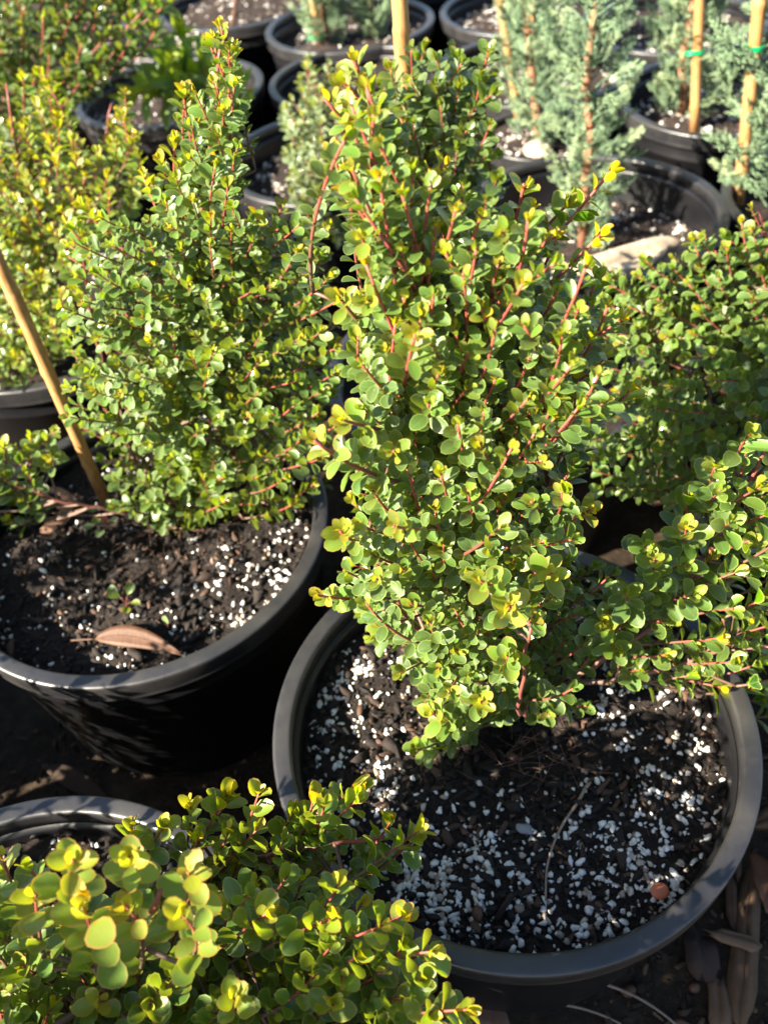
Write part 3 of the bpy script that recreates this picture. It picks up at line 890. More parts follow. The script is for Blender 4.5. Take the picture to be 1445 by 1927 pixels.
's4':'-372,1233,258 -549,1181,203 -482,1178,134 -458,1322,339 -379,1282,277 -579,1304,309 -336,1244,291 -513,1334,348 -422,1175,206 -502,1157,102 -574,1339,351 -470,1228,196 -439,1168,156 -523,1288,297 -530,1210,236 -492,1245,291 -412,1221,256 -516,1179,175 -591,1245,241 -535,1142,76 -402,1257,266 -321,1281,318 -393,1210,220 -517,1246,253 -476,1295,308 -300,1297,295 -311,1327,339 -613,1172,135 -543,1291,313 -386,1298,325 -588,1163,95 -478,1248,233 -465,1274,287 -567,1188,166 -611,1215,165 -520,1203,208 -355,1295,305 -559,1263,286 -487,1183,191 -415,1283,303 -499,1305,320 -446,1290,313 -439,1270,278 -588,1193,209 -546,1155,121 -578,1377,366 -440,1364,360 -554,1308,336 -507,1244,223 -547,1232,271 -406,1335,347 -431,1209,237 -542,1359,358 -456,1169,189 -565,1194,132 -418,1300,325 -640,1178,96 -499,1153,73 -310,1257,272 -606,1131,83 -583,1160,58 -499,1145,158 -456,1253,257 -465,1154,118 -628,1118,99 -561,1195,229 -480,1252,267 -339,1227,271 -422,1395,374 -582,1250,273 -528,1311,330 -528,1253,282 -595,1191,117 -296,1295,324 -496,1215,205 -598,1214,227 -383,1277,306 -499,1206,148 -417,1385,281 -543,1301,85 -610,1367,244 -597,1280,57 -334,1375,225 -565,1327,191 -528,1305,136 -524,1259,68 -422,1316,190 -570,1281,104 -544,1328,235 -381,1366,221 -324,1379,317 -496,1304,189 -616,1353,163 -539,1404,286 -677,1333,118 -591,1336,215 -650,1275,43 -456,1349,262 -448,1341,221 -472,1329,161 -621,1309,136 -314,1381,281 -505,1360,205 -505,1316,93 -511,1367,250 -585,1384,304 -532,1269,7 -698,1262,9 -626,1279,110 -442,1408,353 -471,1396,324 -579,1324,142 -700,1298,51 -433,1383,236 -614,1267,24 -352,1373,253 -568,1409,344 -564,1363,261 -488,1376,279 -636,1314,190 -419,1392,334 -576,1248,1 -386,1362,269 -541,1416,322 -449,1277,137 -444,1368,304 -635,1233,14 -353,1378,287 -605,1368,278 -421,1370,205 -641,1365,208 -484,1259,80 -562,1263,39 -671,1291,99 -586,1477,294 -552,1437,197 -523,1469,292 -406,1417,209 -619,1359,56 -500,1431,255 -647,1492,255 -586,1482,246 -653,1408,158 -552,1377,86 -644,1473,208 -553,1315,11 -379,1463,247 -574,1399,156 -588,1296,-28 -627,1379,109 -680,1344,42 -696,1400,68 -425,1461,255 -347,1493,294 -494,1389,104 -374,1470,198 -476,1482,297 -442,1454,357 -506,1448,144 -668,1337,0 -618,1348,9 -523,1379,31 -622,1472,311 -455,1443,211 -436,1425,160 -534,1401,139 -740,1336,-36 -503,1446,193 -607,1435,184 -688,1401,120 -653,1326,-41 -583,1382,35 -335,1478,253 -681,1450,186',
's4m':'-454,1400,386 -430,1400,387 -425,1400,368 -314,1400,347 -348,1400,304 -499,1400,321 -498,1400,237 -540,1400,198',
'stl':'-490,1961,393 -391,1961,388 -686,2018,407 -506,1890,215 -448,1953,324 -306,1974,355 -526,1938,376 -643,1910,284 -596,1925,316 -644,1916,347 -479,1881,286 -378,1972,350 -757,1913,157 -707,1898,231 -337,1945,328 -551,1899,272 -621,1938,255 -722,1945,290 -536,1862,178 -653,1890,232 -599,1949,377 -434,1936,288 -667,1935,153 -635,2011,403 -448,1909,253 -731,1856,219 -557,1916,218 -495,1914,323 -560,1998,401 -671,1972,366 -577,1866,196 -448,1935,362 -693,1941,343 -382,1940,305 -322,1969,390 -456,1995,391 -333,1938,287 -691,1844,170 -542,1903,332 -583,1869,240 -731,1896,258 -465,1894,217 -279,1966,389 -585,1849,159 -724,1934,177 -699,1941,377 -777,1865,146 -679,1867,280 -664,1912,313 -573,1960,355 -395,1937,268 -491,1948,352 -519,1899,252 -293,1926,332 -604,1917,349 -641,1930,194 -814,2196,117 -695,2174,74 -595,2100,358 -390,2091,362 -744,2195,187 -415,2111,290 -444,2112,228 -764,2159,78 -330,2111,333 -476,2126,294 -628,2176,141 -345,2130,264 -523,2118,235 -680,2197,206 -646,2143,276 -507,2097,324 -594,2159,109 -801,2178,257 -711,2102,310 -667,2078,377 -504,2119,152 -719,2122,160 -547,2109,175 -755,2123,358 -844,2194,167 -719,2115,265 -563,2152,328 -609,2101,211 -815,2123,85 -390,2114,232 -487,2094,364 -569,2107,255 -852,2118,135 -892,2144,47 -709,2066,410 -530,2083,389 -621,2107,74 -618,2113,392 -452,2110,341 -652,2101,178 -645,2132,320 -581,2127,291 -792,2173,213 -785,2166,307 -495,2122,199 -380,2121,318',
's6':'14,1687,105 -36,1701,116 71,1693,120 -5,1618,19 43,1665,87 -86,1639,23 -97,1676,76 -3,1722,169 60,1742,172 -52,1650,101 11,1602,-40 -58,1648,50 -23,1762,192 -99,1708,147 55,1631,-12 -61,1768,191 77,1619,54 3,1689,145 -48,1806,221 -66,1724,160 -25,1636,-22 12,1656,76 -2,1807,221 33,1634,14 40,1705,145 -74,1693,114 -65,1618,-6 -45,1626,27 32,1647,52 -15,1627,54 85,1676,69 27,1767,203 -106,1636,54 -107,1665,116 67,1633,-50 -14,1660,96 -31,1608,-46 -31,1696,154 -94,1733,176 14,1605,-5 -39,1730,175 33,1762,101 -87,1825,158 -63,1726,16 -104,1704,-30 -97,1741,92 31,1734,62 -10,1735,6 -65,1691,-42 -6,1817,173 -12,1776,82 38,1694,-31 -105,1724,44 -31,1783,116 55,1818,146 -17,1752,46 80,1695,9 79,1761,90 78,1743,41 -91,1779,121 -22,1685,-34 -12,1695,-85 -63,1819,192 64,1666,-87 -37,1787,154 33,1721,21 -56,1764,64 -4,1845,202 -41,1834,223 7,1804,132 34,1808,192 73,1784,122 13,1729,-91 -100,1831,83 0,1771,-31 61,1735,-64 19,1872,143 19,1813,34 -34,1730,-58 -34,1897,182 -76,1805,41 19,1850,93 -98,1743,-38 -48,1860,95 -57,1867,144 -99,1789,0 83,1811,18 82,1783,-22 -29,1786,14 74,1862,89 -31,1825,59 -103,1867,123 17,1896,185 -52,1755,-20',
's7':'120,1020,415 137,1013,367 151,1052,448 95,1075,461 142,1001,327 174,1018,353 63,1010,397 87,1010,404 96,1020,346 146,1041,428 166,1035,403 169,993,311 88,1037,440 121,1059,453 67,1049,452 151,1020,384 183,1020,422 67,1046,424 108,1022,383 184,990,336 103,993,329 169,1035,436 64,1027,360 176,1005,393 119,1036,435 122,993,354 183,1063,456 124,991,313 91,1104,434 128,1074,367 181,1096,360 192,1111,437 77,1089,381 149,1102,440 59,1103,415 160,1096,265 131,1111,393 105,1106,332 136,1072,316 165,1084,336 197,1112,407 176,1094,295 107,1078,290 200,1088,318 72,1076,333 162,1096,392 95,1097,406 114,1096,455 189,1155,405 104,1129,433 156,1159,243 139,1180,320 175,1164,349 141,1159,382 97,1178,267 94,1145,330 204,1162,319 66,1145,390 150,1132,440 176,1146,293 217,1157,255 140,1186,272 102,1155,367',
's8':'439,745,132 476,810,183 583,945,279 453,829,185 531,906,179 346,775,163 251,730,104 528,950,268 463,732,129 359,942,231 390,761,175 433,782,162 568,947,183 553,803,170 304,839,187 278,689,104 461,756,151 394,737,111 422,718,113 282,945,168 514,754,151 301,751,114 597,914,200 584,899,175 313,744,162 444,685,131 507,725,115 397,946,214 519,946,234 513,838,185 573,949,249 275,812,180 418,940,170 483,948,279 346,721,69 459,949,247 468,947,184 364,751,141 330,672,74 358,941,178 269,746,174 238,753,176 358,839,186 359,696,114 410,812,172 323,719,112 323,945,211 268,744,126 521,944,194 545,773,156 395,846,181 515,717,147 497,894,169 310,939,149 371,802,180 509,789,157 254,709,75 474,892,205 432,873,195 543,832,185 318,802,161 486,947,214 256,850,189 596,948,214 292,949,226 432,943,208 345,728,129 496,751,130 419,764,136 418,949,248 404,712,92 371,895,188 316,712,58 372,703,62 347,902,163 309,945,183 472,792,159 326,819,183 557,943,224 551,949,283 566,940,235 517,893,148 415,887,184 314,893,162 444,866,93 471,894,150 389,840,64 362,797,5 573,822,64 593,940,257 487,943,254 307,922,216 539,855,146 336,854,127 279,923,174 275,850,93 461,821,100 565,912,208 357,791,-42 296,872,119 533,966,270 508,938,201 424,949,249 276,779,33 312,850,64 403,773,24 319,824,21 364,895,203 396,946,226 512,814,13 518,842,91 444,811,66 362,898,144 444,915,213 577,896,154 347,833,74 434,886,141 537,945,219 341,912,228 476,857,133 394,854,115 410,812,42 572,871,86 616,864,69 456,934,240 577,824,5 549,920,175 283,844,34 269,887,154 404,907,213 443,797,26 602,871,122 306,769,2 517,842,42 382,765,-7 574,968,271 592,916,225 485,898,184 605,914,175 374,837,19 393,884,157 332,904,191 515,928,19 348,982,127 625,1007,204 341,882,-15 339,926,41 292,975,124 477,970,162 416,927,89 524,983,183 427,908,-40 376,983,201 658,931,-60 385,965,98 393,933,-5 438,845,-57 323,981,180 440,938,132 619,954,53 350,832,-56 457,1008,216 535,880,-16 295,933,86 552,948,152 513,969,84 631,938,112 504,891,-62 559,1014,228 419,967,171 492,932,-32 546,905,48 509,1016,224 644,910,29 303,908,-51 628,990,154 429,906,34 548,938,106 285,896,42 583,1012,176 596,886,-56 466,929,59 392,791,-56 616,1005,254 387,950,49',
's3y':'-141,188,308 -169,217,326 -179,202,294 -194,211,344 -141,214,302 -196,197,318 -234,215,296',
's3':'-209,176,141 -10,141,147 -167,165,86 -39,185,173 -22,196,182 -176,234,182 -171,211,121 -210,151,135 -260,163,102 -152,198,214 -71,196,197 -332,162,140 -27,169,168 -329,281,222 -274,253,270 -326,176,164 -176,192,192 -108,224,186 -147,238,190 -202,183,93 -252,172,149 -110,155,112 -297,250,200 -275,167,132 -101,253,182 -225,183,190 -71,166,185 -265,227,178 -34,156,142 -147,230,156 -298,163,71 -308,191,128 -82,182,193 -199,216,181 -285,201,166 -81,151,143 -315,200,212 11,145,145 -207,202,183 -107,214,128 -333,234,144 -338,230,179 -50,238,155 -193,181,181 -349,198,146 -115,175,148 -139,185,175 -62,149,141 -302,188,187 -212,219,234 -322,166,75 -251,226,229 -331,178,104 -361,262,169 -266,189,168 -298,228,198 -250,209,171 -227,213,210 -80,234,170 -275,256,200 -55,209,191 -9,157,171 -123,234,206 -294,239,250 -89,216,177 -109,192,140 -3,199,151 -147,166,142 -137,171,81 -137,216,130 -184,192,126 -49,170,158 -329,257,227 -282,211,191 -142,145,123 19,135,125 -36,145,87 -177,144,135 -295,170,142 -202,222,212 -64,182,180 -214,159,165 -277,226,200 -247,223,130 -33,201,213 -261,249,259 -99,183,110 -311,236,211 -99,148,90 9,170,111 -172,174,117 -63,236,201 -78,152,66 -122,143,126 -254,252,179 -314,152,138 -233,186,126 -11,175,182 -140,184,112 -277,179,149 -52,191,194 -154,176,166 -188,152,155 -294,200,189 -242,154,97 -193,232,139 -346,154,135 -52,141,122 -318,231,89 -342,221,101 -367,179,84 -317,174,46 -184,196,49 -339,279,149 -93,257,86 14,201,-25 -213,200,87 -184,231,76 -172,179,18 -266,232,100 -216,235,128 -94,260,157 -56,202,61 -405,312,92 -284,288,74 -157,254,26 -40,262,60 -280,172,60 -372,209,67 -261,182,35 -265,201,94 -88,180,70 -5,176,-50 -146,201,22 27,159,0 -97,203,79 -167,255,130 -3,232,48 -54,165,39 -185,273,151 -217,176,8 -296,262,85 -234,290,117 -356,189,43 -124,210,93 -314,196,78 -126,177,30 -12,198,67 -384,268,88 -328,248,126 -387,239,80 -130,259,160 -92,160,22 -304,284,161 -71,228,91 -317,271,122 -410,339,107 -129,266,65 -232,216,102 -35,183,49 -70,289,54 -218,279,57 -108,242,42 -343,305,159 -162,211,68 -36,223,60 -73,311,168 -24,300,149 -152,325,170 -104,284,119 -175,302,158 -229,296,152 -126,300,165 -202,288,122 -149,290,130 -100,320,146 -42,286,121 -47,309,174 -125,275,125 -63,303,130 -198,309,170 -160,271,127 -5,281,155 -180,324,169 -76,288,118 -108,293,153 -224,311,172 -121,316,191 -149,300,166 -176,293,122 -86,301,142',
's3m':'-2,285,162 -44,322,170 -82,319,167 -148,328,175 -1,188,193 -19,211,201 -68,209,213 15,153,187 -132,171,204 -111,219,209',
's3t':'-37,-116,178 -290,-104,185 -294,14,304 -462,-17,446 -249,-19,313 -394,-76,376 -418,131,213 -207,34,300 -465,-152,221 -282,-129,198 -349,-19,204 -378,31,402 -484,-136,206 -171,21,250 -149,-93,244 -323,-116,187 -469,12,249 -355,-21,185 -324,-87,192 -233,-131,268 -381,-114,449 -499,-62,181 -487,11,479 -421,-62,204 -471,-157,305 -295,102,233 -181,-58,337 -487,-142,492 -430,-123,438 -170,-32,321 -139,-131,179 -279,-84,316 -469,68,246 -308,188,305 -366,128,387 -245,-91,162 -481,79,353 -249,61,344 -300,9,222 -353,-44,340 -328,194,277 -334,-139,278 -239,-86,237 -239,-88,161 -497,146,372 -464,111,186 -227,-57,235 -29,21,213 -242,45,306 -464,-80,212 -492,155,381 -387,16,271 -492,-25,321 -296,-44,349 -309,15,212 -256,-16,220 -491,-93,400 -40,25,178 -359,-76,296 -128,-51,278 -372,-148,253 -98,-63,197 -365,-140,185 -497,-13,433 -35,62,154 -494,-105,326 -492,162,441 -349,-66,255 -438,106,245 -403,129,318 -294,54,358 -346,107,293 -456,-81,307 -366,-74,353 -303,-119,423',
}

SHRUBS = 'small-leaved myrtle shrubs growing in the pots'
ZS = RIM - 0.045
# --- main shrub in the front pot
p = grow((0.129, 0.505, ZS), 'tall dense red-twigged shrub in the big front pot, one low branch reaching right', group=SHRUBS, rng_seed=2)
B = np.array([0.129, 0.505, ZS - 0.01])
top = wpt(0.02, 0.56, 0.63)
p.stem([B, wpt(0.115, 0.515, 0.08), wpt(0.085, 0.53, 0.25), wpt(0.05, 0.545, 0.42), wpt(0.022, 0.555, 0.60)], 0.0058, 0.0018)
p.stem([B + [0.006, 0.004, 0], wpt(0.15, 0.53, 0.12), wpt(0.145, 0.55, 0.30), wpt(0.118, 0.552, 0.50)], 0.0045, 0.0015)
p.stem([B + [-0.004, -0.006, 0], wpt(0.09, 0.46, 0.06), wpt(0.03, 0.44, 0.16), wpt(-0.02, 0.46, 0.30)], 0.0040, 0.0014)
p.stem([B + [0.0, -0.008, 0], wpt(0.12, 0.45, 0.03), wpt(0.10, 0.41, 0.10), wpt(0.11, 0.42, 0.22)], 0.0036, 0.0013)
p.stem([B + [0.012, -0.004, 0], wpt(0.165, 0.495, 0.0), wpt(0.215, 0.495, 0.05), wpt(0.27, 0.495, 0.11), wpt(0.31, 0.51, 0.22), wpt(0.33, 0.52, 0.31)], 0.0052, 0.0015)
p.stem([wpt(0.175, 0.495, 0.005), wpt(0.24, 0.48, 0.02), wpt(0.33, 0.48, 0.06), wpt(0.42, 0.49, 0.12)], 0.0036, 0.0013)
ax = ((0.129, 0.505, ZS), tuple(top))
S1T = T('s1')
p.shoots([t for t in S1T if t[2] < RIM + 0.20], *ax, (0.075, 0.12), (0.0190, 0.0135), k_out=0.85, rmax=0.11, vig=(0.35, 1.0), tau=2.2, lean=(-0.05, -0.15, 0))
p.shoots([t for t in S1T if t[2] >= RIM + 0.20], *ax, (0.11, 0.19), (0.0180, 0.0138), k_out=0.40, rmax=0.11, vig=(0.5, 1.05), tau=2.8, lean=(-0.04, -0.06, 0), r=0.0013)
p.shoots(T('s1m'), *ax, (0.11, 0.18), (0.0215, 0.0155), k_out=0.45, rmax=0.11, vig=(0.85, 1.1), tau=4.6, lean=(-0.05, -0.08, 0), r=0.0015)
p.shoots(T('s1r'), (0.16, 0.5, RIM - 0.03), wpt(0.33, 0.52, 0.32), (0.05, 0.085), 0.0215, k_out=0.7, rmax=0.09, vig=(0.5, 1.05), tau=3.2, lean=(0.25, -0.25, 0))

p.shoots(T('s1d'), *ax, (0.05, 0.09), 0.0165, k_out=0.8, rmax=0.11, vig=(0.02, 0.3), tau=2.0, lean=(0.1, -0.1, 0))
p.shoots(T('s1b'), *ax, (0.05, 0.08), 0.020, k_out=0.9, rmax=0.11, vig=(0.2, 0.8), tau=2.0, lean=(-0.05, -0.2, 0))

# --- left shrub
p = grow((-0.31, 0.86, ZS), 'broad shrub with one tall upright spire, in the left pot beside the bamboo cane', group=SHRUBS, rng_seed=3)
B = np.array([-0.31, 0.86, ZS - 0.01])
p.stem([B, wpt(-0.27, 0.88, 0.08), wpt(-0.21, 0.91, 0.25), wpt(-0.14, 0.935, 0.42), wpt(-0.105, 0.94, 0.53)], 0.0045, 0.0016)
p.stem([B + [-0.006, 0.004, 0], wpt(-0.33, 0.90, 0.10), wpt(-0.33, 0.93, 0.22), wpt(-0.31, 0.94, 0.34)], 0.0042, 0.0014)
p.stem([B + [0.006, 0.0, 0], wpt(-0.22, 0.86, 0.03), wpt(-0.13, 0.88, 0.10), wpt(-0.06, 0.91, 0.18)], 0.0042, 0.0014)
p.stem([B + [0.004, -0.006, 0], wpt(-0.25, 0.84, 0.0), wpt(-0.17, 0.84, 0.02), wpt(-0.10, 0.87, 0.06)], 0.0036, 0.0013)
p.stem([B + [-0.008, -0.002, 0], wpt(-0.37, 0.86, -0.01), wpt(-0.43, 0.85, 0.03), wpt(-0.50, 0.85, 0.09)], 0.0034, 0.0013)
ax = ((-0.31, 0.86, ZS), tuple(wpt(-0.11, 0.94, 0.54)))
p.shoots(T('s2'), *ax, (0.08, 0.15), (0.0185, 0.0165), k_out=0.8, rmax=0.13, vig=(0.4, 1.05), tau=2.4, lean=(0.10, -0.06, 0))
p.shoots(T('s2m'), *ax, (0.09, 0.14), 0.019, k_out=0.5, rmax=0.13, vig=(0.9, 1.1), tau=3.6, lean=(0.12, -0.05, 0), r=0.0014)
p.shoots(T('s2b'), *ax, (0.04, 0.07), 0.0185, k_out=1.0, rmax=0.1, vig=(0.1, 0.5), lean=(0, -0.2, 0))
p.shoots(T('s2l'), (-0.45, 0.88, RIM - 0.03), wpt(-0.5, 0.86, 0.16), (0.06, 0.09), 0.019, k_out=0.8, rmax=0.1, vig=(0.5, 1.0), lean=(-0.1, -0.2, 0))

# --- near shrub, bottom left
p = grow((-0.36, 0.19, ZS), 'nearest shrub, glowing yellow-green young leaves with orange edges spilling over the near pot', group=SHRUBS, rng_seed=4)
B = np.array([-0.36, 0.19, ZS - 0.01])
p.stem([B, wpt(-0.31, 0.19, 0.06), wpt(-0.22, 0.20, 0.18), wpt(-0.16, 0.21, 0.29)], 0.0052, 0.0016)
p.stem([B + [0.005, 0.004, 0], wpt(-0.28, 0.25, 0.05), wpt(-0.17, 0.30, 0.11), wpt(-0.03, 0.29, 0.145)], 0.0046, 0.0014)
p.stem([B + [0.006, -0.002, 0], wpt(-0.27, 0.17, 0.04), wpt(-0.14, 0.16, 0.09), wpt(-0.01, 0.17, 0.14)], 0.0046, 0.0014)
p.stem([B + [0.0, -0.006, 0], wpt(-0.33, 0.13, 0.08), wpt(-0.25, 0.06, 0.2), wpt(-0.2, 0.0, 0.33)], 0.0046, 0.0014)
p.stem([B + [-0.005, 0.0, 0], wpt(-0.40, 0.15, 0.08), wpt(-0.38, 0.08, 0.2), wpt(-0.36, 0.02, 0.32)], 0.0042, 0.0014)
ax = ((-0.36, 0.19, ZS), tuple(wpt(-0.22, 0.16, 0.34)))
p.shoots(T('s3'), *ax, (0.06, 0.10), 0.0190, k_out=0.5, rmax=0.2, tau=3.8, vig=(0.55, 1.1), lean=(0.1, -0.1, 0), ratio=0.70, open_=1.15)
p.shoots(T('s3m'), *ax, (0.06, 0.10), 0.021, k_out=0.6, rmax=0.2, vig=(0.85, 1.1), tau=5.0, lean=(0.1, -0.1, 0), ratio=0.72, open_=1.15)
p.shoots(T('s3y'), *ax, (0.06, 0.09), 0.0195, k_out=0.3, rmax=0.2, vig=(0.85, 1.05), tau=9.0, lean=(0.1, -0.1, 0), ratio=0.74, open_=1.2)
p.shoots(T('s3t'), *ax, (0.10, 0.15), 0.021, k_out=0.3, rmax=0.2, vig=(0.6, 1.0), lean=(0, 0, 0), ratio=0.7)  # unseen shoots added out of view to shade the front pot's soil

# --- unseen row added at the left: its crowns shade the left and front pots
make_pot(-0.97, 0.68, 'added unseen black pot left of the left pot, holding a shade-casting shrub', seed=33)
p = grow((-0.97, 0.68, ZS), 'unseen shrub added left of the left pot to shade it', group=SHRUBS, rng_seed=14, single=0)
p.stem([(-0.97, 0.68, ZS - 0.01), wpt(-0.96, 0.68, 0.2), wpt(-0.94, 0.67, 0.4)], 0.006, 0.002)
q_ = np.random.default_rng(77)
p.shoots([wpt(-0.93 + 0.24 * math.cos(a) * r, 0.63 + 0.24 * math.sin(a) * r, z) for a, r, z in zip(q_.uniform(0, 6.28, 110), q_.uniform(0.2, 1, 110), q_.uniform(0.02, 0.42, 110))], (-0.97, 0.68, ZS), wpt(-0.92, 0.6, 0.45), (0.08, 0.13), 0.0205, k_out=0.8, rmax=0.2)

make_pot(-0.88, 0.17, 'added unseen black pot between the two others left of the near pot, under a low shade-casting shrub', seed=35)  # added out of view to keep sun off the left pot's wall
p = grow((-0.88, 0.17, ZS), 'unseen low shrub added in the middle pot outside the left edge to shade the left pot wall', group=SHRUBS, rng_seed=16, single=0)
p.stem([(-0.88, 0.17, ZS - 0.01), wpt(-0.88, 0.18, 0.1), wpt(-0.87, 0.18, 0.22)], 0.006, 0.002)
p.shoots([wpt(-0.78 + 0.27 * math.cos(a) * r, 0.27 + 0.30 * math.sin(a) * r, z - 0.06) for a, r, z in zip(q_.uniform(0, 6.28, 250), q_.uniform(0.1, 1, 250), q_.uniform(0.0, 0.31, 250))], (-0.88, 0.17, ZS), wpt(-0.87, 0.18, 0.26), (0.08, 0.13), 0.022, k_out=0.9, rmax=0.24)
make_pot(-0.80, -0.35, 'added unseen black pot left of the near pot, under a tall shade-casting shrub', seed=34)  # added out of view to cast shade on the front pot's soil
p = grow((-0.80, -0.35, ZS), 'unseen tall shrub added left of the near pot to shade the front pot soil', group=SHRUBS, rng_seed=15, single=0)
p.stem([(-0.80, -0.35, ZS - 0.01), wpt(-0.79, -0.34, 0.3), wpt(-0.78, -0.32, 0.62)], 0.007, 0.002)
p.shoots([wpt(-0.79 + 0.21 * math.cos(a) * r, -0.28 + 0.21 * math.sin(a) * r, z) for a, r, z in zip(q_.uniform(0, 6.28, 190), q_.uniform(0.1, 1, 190), q_.uniform(0.10, 0.74, 190))], (-0.80, -0.35, ZS), wpt(-0.78, -0.28, 0.74), (0.09, 0.14), 0.022, k_out=0.7, rmax=0.2)

# --- right shrub
p = grow((0.64, 0.86, ZS), 'wide shrub on the right edge with red horizontal twigs, its lower side in shade', group=SHRUBS, rng_seed=5)
B = np.array([0.64, 0.86, ZS - 0.01])
p.stem([B, wpt(0.60, 0.88, 0.06), wpt(0.54, 0.92, 0.16), wpt(0.50, 0.96, 0.27)], 0.0052, 0.0015)
p.stem([B + [-0.005, 0, 0], wpt(0.55, 0.85, 0.03), wpt(0.44, 0.86, 0.08), wpt(0.35, 0.90, 0.14)], 0.0046, 0.0014)
p.stem([B + [-0.004, -0.006, 0], wpt(0.56, 0.80, 0.0), wpt(0.45, 0.76, 0.0), wpt(0.34, 0.74, 0.0)], 0.0042, 0.0014)
p.stem([B + [0.004, 0.003, 0], wpt(0.65, 0.90, 0.1), wpt(0.63, 0.94, 0.2)], 0.004, 0.0014)
p.shoots(T('s8'), (0.62, 0.80, ZS), wpt(0.52, 0.96, 0.29), (0.08, 0.14), 0.0180, k_out=1.0, rmax=0.16, vig=(0.4, 1.0), tau=2.4, lean=(-0.15, -0.15, 0), ratio=0.7)

# --- far-left shrub, upright
p = grow((-0.56, 1.33, ZS), 'upright yellow-tipped shrub at the left edge behind the bamboo cane', group=SHRUBS, rng_seed=6)
B = np.array([-0.56, 1.33, ZS - 0.01])
p.stem([B, wpt(-0.53, 1.35, 0.12), wpt(-0.48, 1.39, 0.38)], 0.005, 0.0014)
p.stem([B + [0.005, 0, 0], wpt(-0.49, 1.36, 0.10), wpt(-0.40, 1.39, 0.22), wpt(-0.34, 1.40, 0.33)], 0.0045, 0.0014)
p.stem([B + [-0.005, 0, 0], wpt(-0.60, 1.34, 0.10), wpt(-0.62, 1.37, 0.30)], 0.0045, 0.0014)
p.stem([B + [0.0, -0.005, 0], wpt(-0.50, 1.27, 0.05), wpt(-0.44, 1.25, 0.16)], 0.0045, 0.0014)
ax = ((-0.56, 1.30, ZS), tuple(wpt(-0.48, 1.40, 0.39)))
p.shoots(T('s4'), *ax, (0.08, 0.14), 0.0180, ds=0.010, k_out=0.25, rmax=0.15, vig=(0.75, 1.05), tau=7.0, up=0.1)
p.shoots(T('s4m'), *ax, (0.14, 0.2), 0.0180, ds=0.010, k_out=0.15, rmax=0.15, vig=(0.9, 1.05), tau=4.0, up=0.1, r=0.0014)

# --- behind the main shrub
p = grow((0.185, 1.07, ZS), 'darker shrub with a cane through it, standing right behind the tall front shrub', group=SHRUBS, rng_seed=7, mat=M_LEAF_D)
B = np.array([0.185, 1.07, ZS - 0.01])
p.stem([B, wpt(0.16, 1.08, 0.2), wpt(0.12, 1.09, 0.44)], 0.005, 0.0015)
p.stem([B + [0.005, 0, 0], wpt(0.20, 1.09, 0.2), wpt(0.18, 1.10, 0.42)], 0.0045, 0.0015)
p.shoots(T('s7'), (0.185, 1.07, ZS), wpt(0.13, 1.1, 0.46), (0.08, 0.13), 0.020, k_out=0.7, rmax=0.1, vig=(0.4, 0.9), tau=2.6, lean=(0.05, -0.1, 0), ratio=0.7)

# --- slender grey-green
p = grow((0.0, 1.86, RIM - 0.075), 'slender pale grey-green shrub with cream tips in the pale-rimmed pot', group=SHRUBS, rng_seed=8, mat=M_LEAF_G)
B = np.array([0.0, 1.86, RIM - 0.085])
p.stem([B, wpt(-0.02, 1.84, 0.1), wpt(-0.05, 1.84, 0.22)], 0.0045, 0.0014)
p.stem([B + [0.005, -0.01, 0], wpt(0.02, 1.76, 0.05), wpt(0.0, 1.72, 0.16)], 0.004, 0.0014)
p.shoots(T('s6'), (0.02, 1.74, RIM - 0.07), wpt(-0.05, 1.85, 0.23), (0.07, 0.12), 0.0185, ds=0.0095, k_out=0.35, rmax=0.1, vig=(0.3, 1.0), tau=3.0, up=0.15)

# --- top left leafy mass
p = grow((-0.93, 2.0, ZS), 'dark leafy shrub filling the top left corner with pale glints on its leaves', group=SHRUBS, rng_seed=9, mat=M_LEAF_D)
B = np.array([-0.93, 2.0, ZS - 0.01])
p.stem([B, wpt(-0.80, 2.0, 0.15), wpt(-0.62, 2.0, 0.35)], 0.007, 0.002)
p.stem([B + [0.006, 0, 0], wpt(-0.72, 1.98, 0.1), wpt(-0.50, 2.0, 0.30)], 0.006, 0.002)
p.stem([B + [-0.006, 0, 0], wpt(-0.9, 2.02, 0.2), wpt(-0.82, 2.02, 0.38)], 0.006, 0.002)
p.shoots(T('stl'), (-0.93, 2.0, ZS), wpt(-0.65, 2.03, 0.42), (0.10, 0.18), 0.029, ds=0.017, k_out=0.8, rmax=0.3, vig=(0.15, 0.85), r=0.0018, lean=(0.1, -0.1, 0))


# --- broad-leaved plant hanging over the pot behind
def broad(base, label, spots, L, seed, vig=(0.5, 1.0), stems=()):
    q = grow(base, label, cat='plant', name='broad_leaf_plant', mat=M_LEAF_B, templ=TEMPL_B, rng_seed=seed)
    for s in stems: q.stem(s, 0.006, 0.002)
    for P, D in spots:
        P, D = np.array(P), norm(np.array(D, float))
        ls = 0.16
        q.shoot(P, D, P - D * ls * 0.9 + [0, 0, -0.03], P - D * ls * 0.5, L, 0.024, vig=q.rng.uniform(*vig), tau=4, ratio=0.42, up=0.4, r=0.002)
        J = q.join(P - D * ls * 0.9 + [0, 0, -0.03])
        if J is not None:
            q.tw.tube(bez(J, (J + P - D * ls * 0.9) / 2, P - D * ls * 0.9 + [0, 0, -0.03], 8), np.linspace(0.003, 0.002, 8), 5, (0.1, 0, 0))
    return q


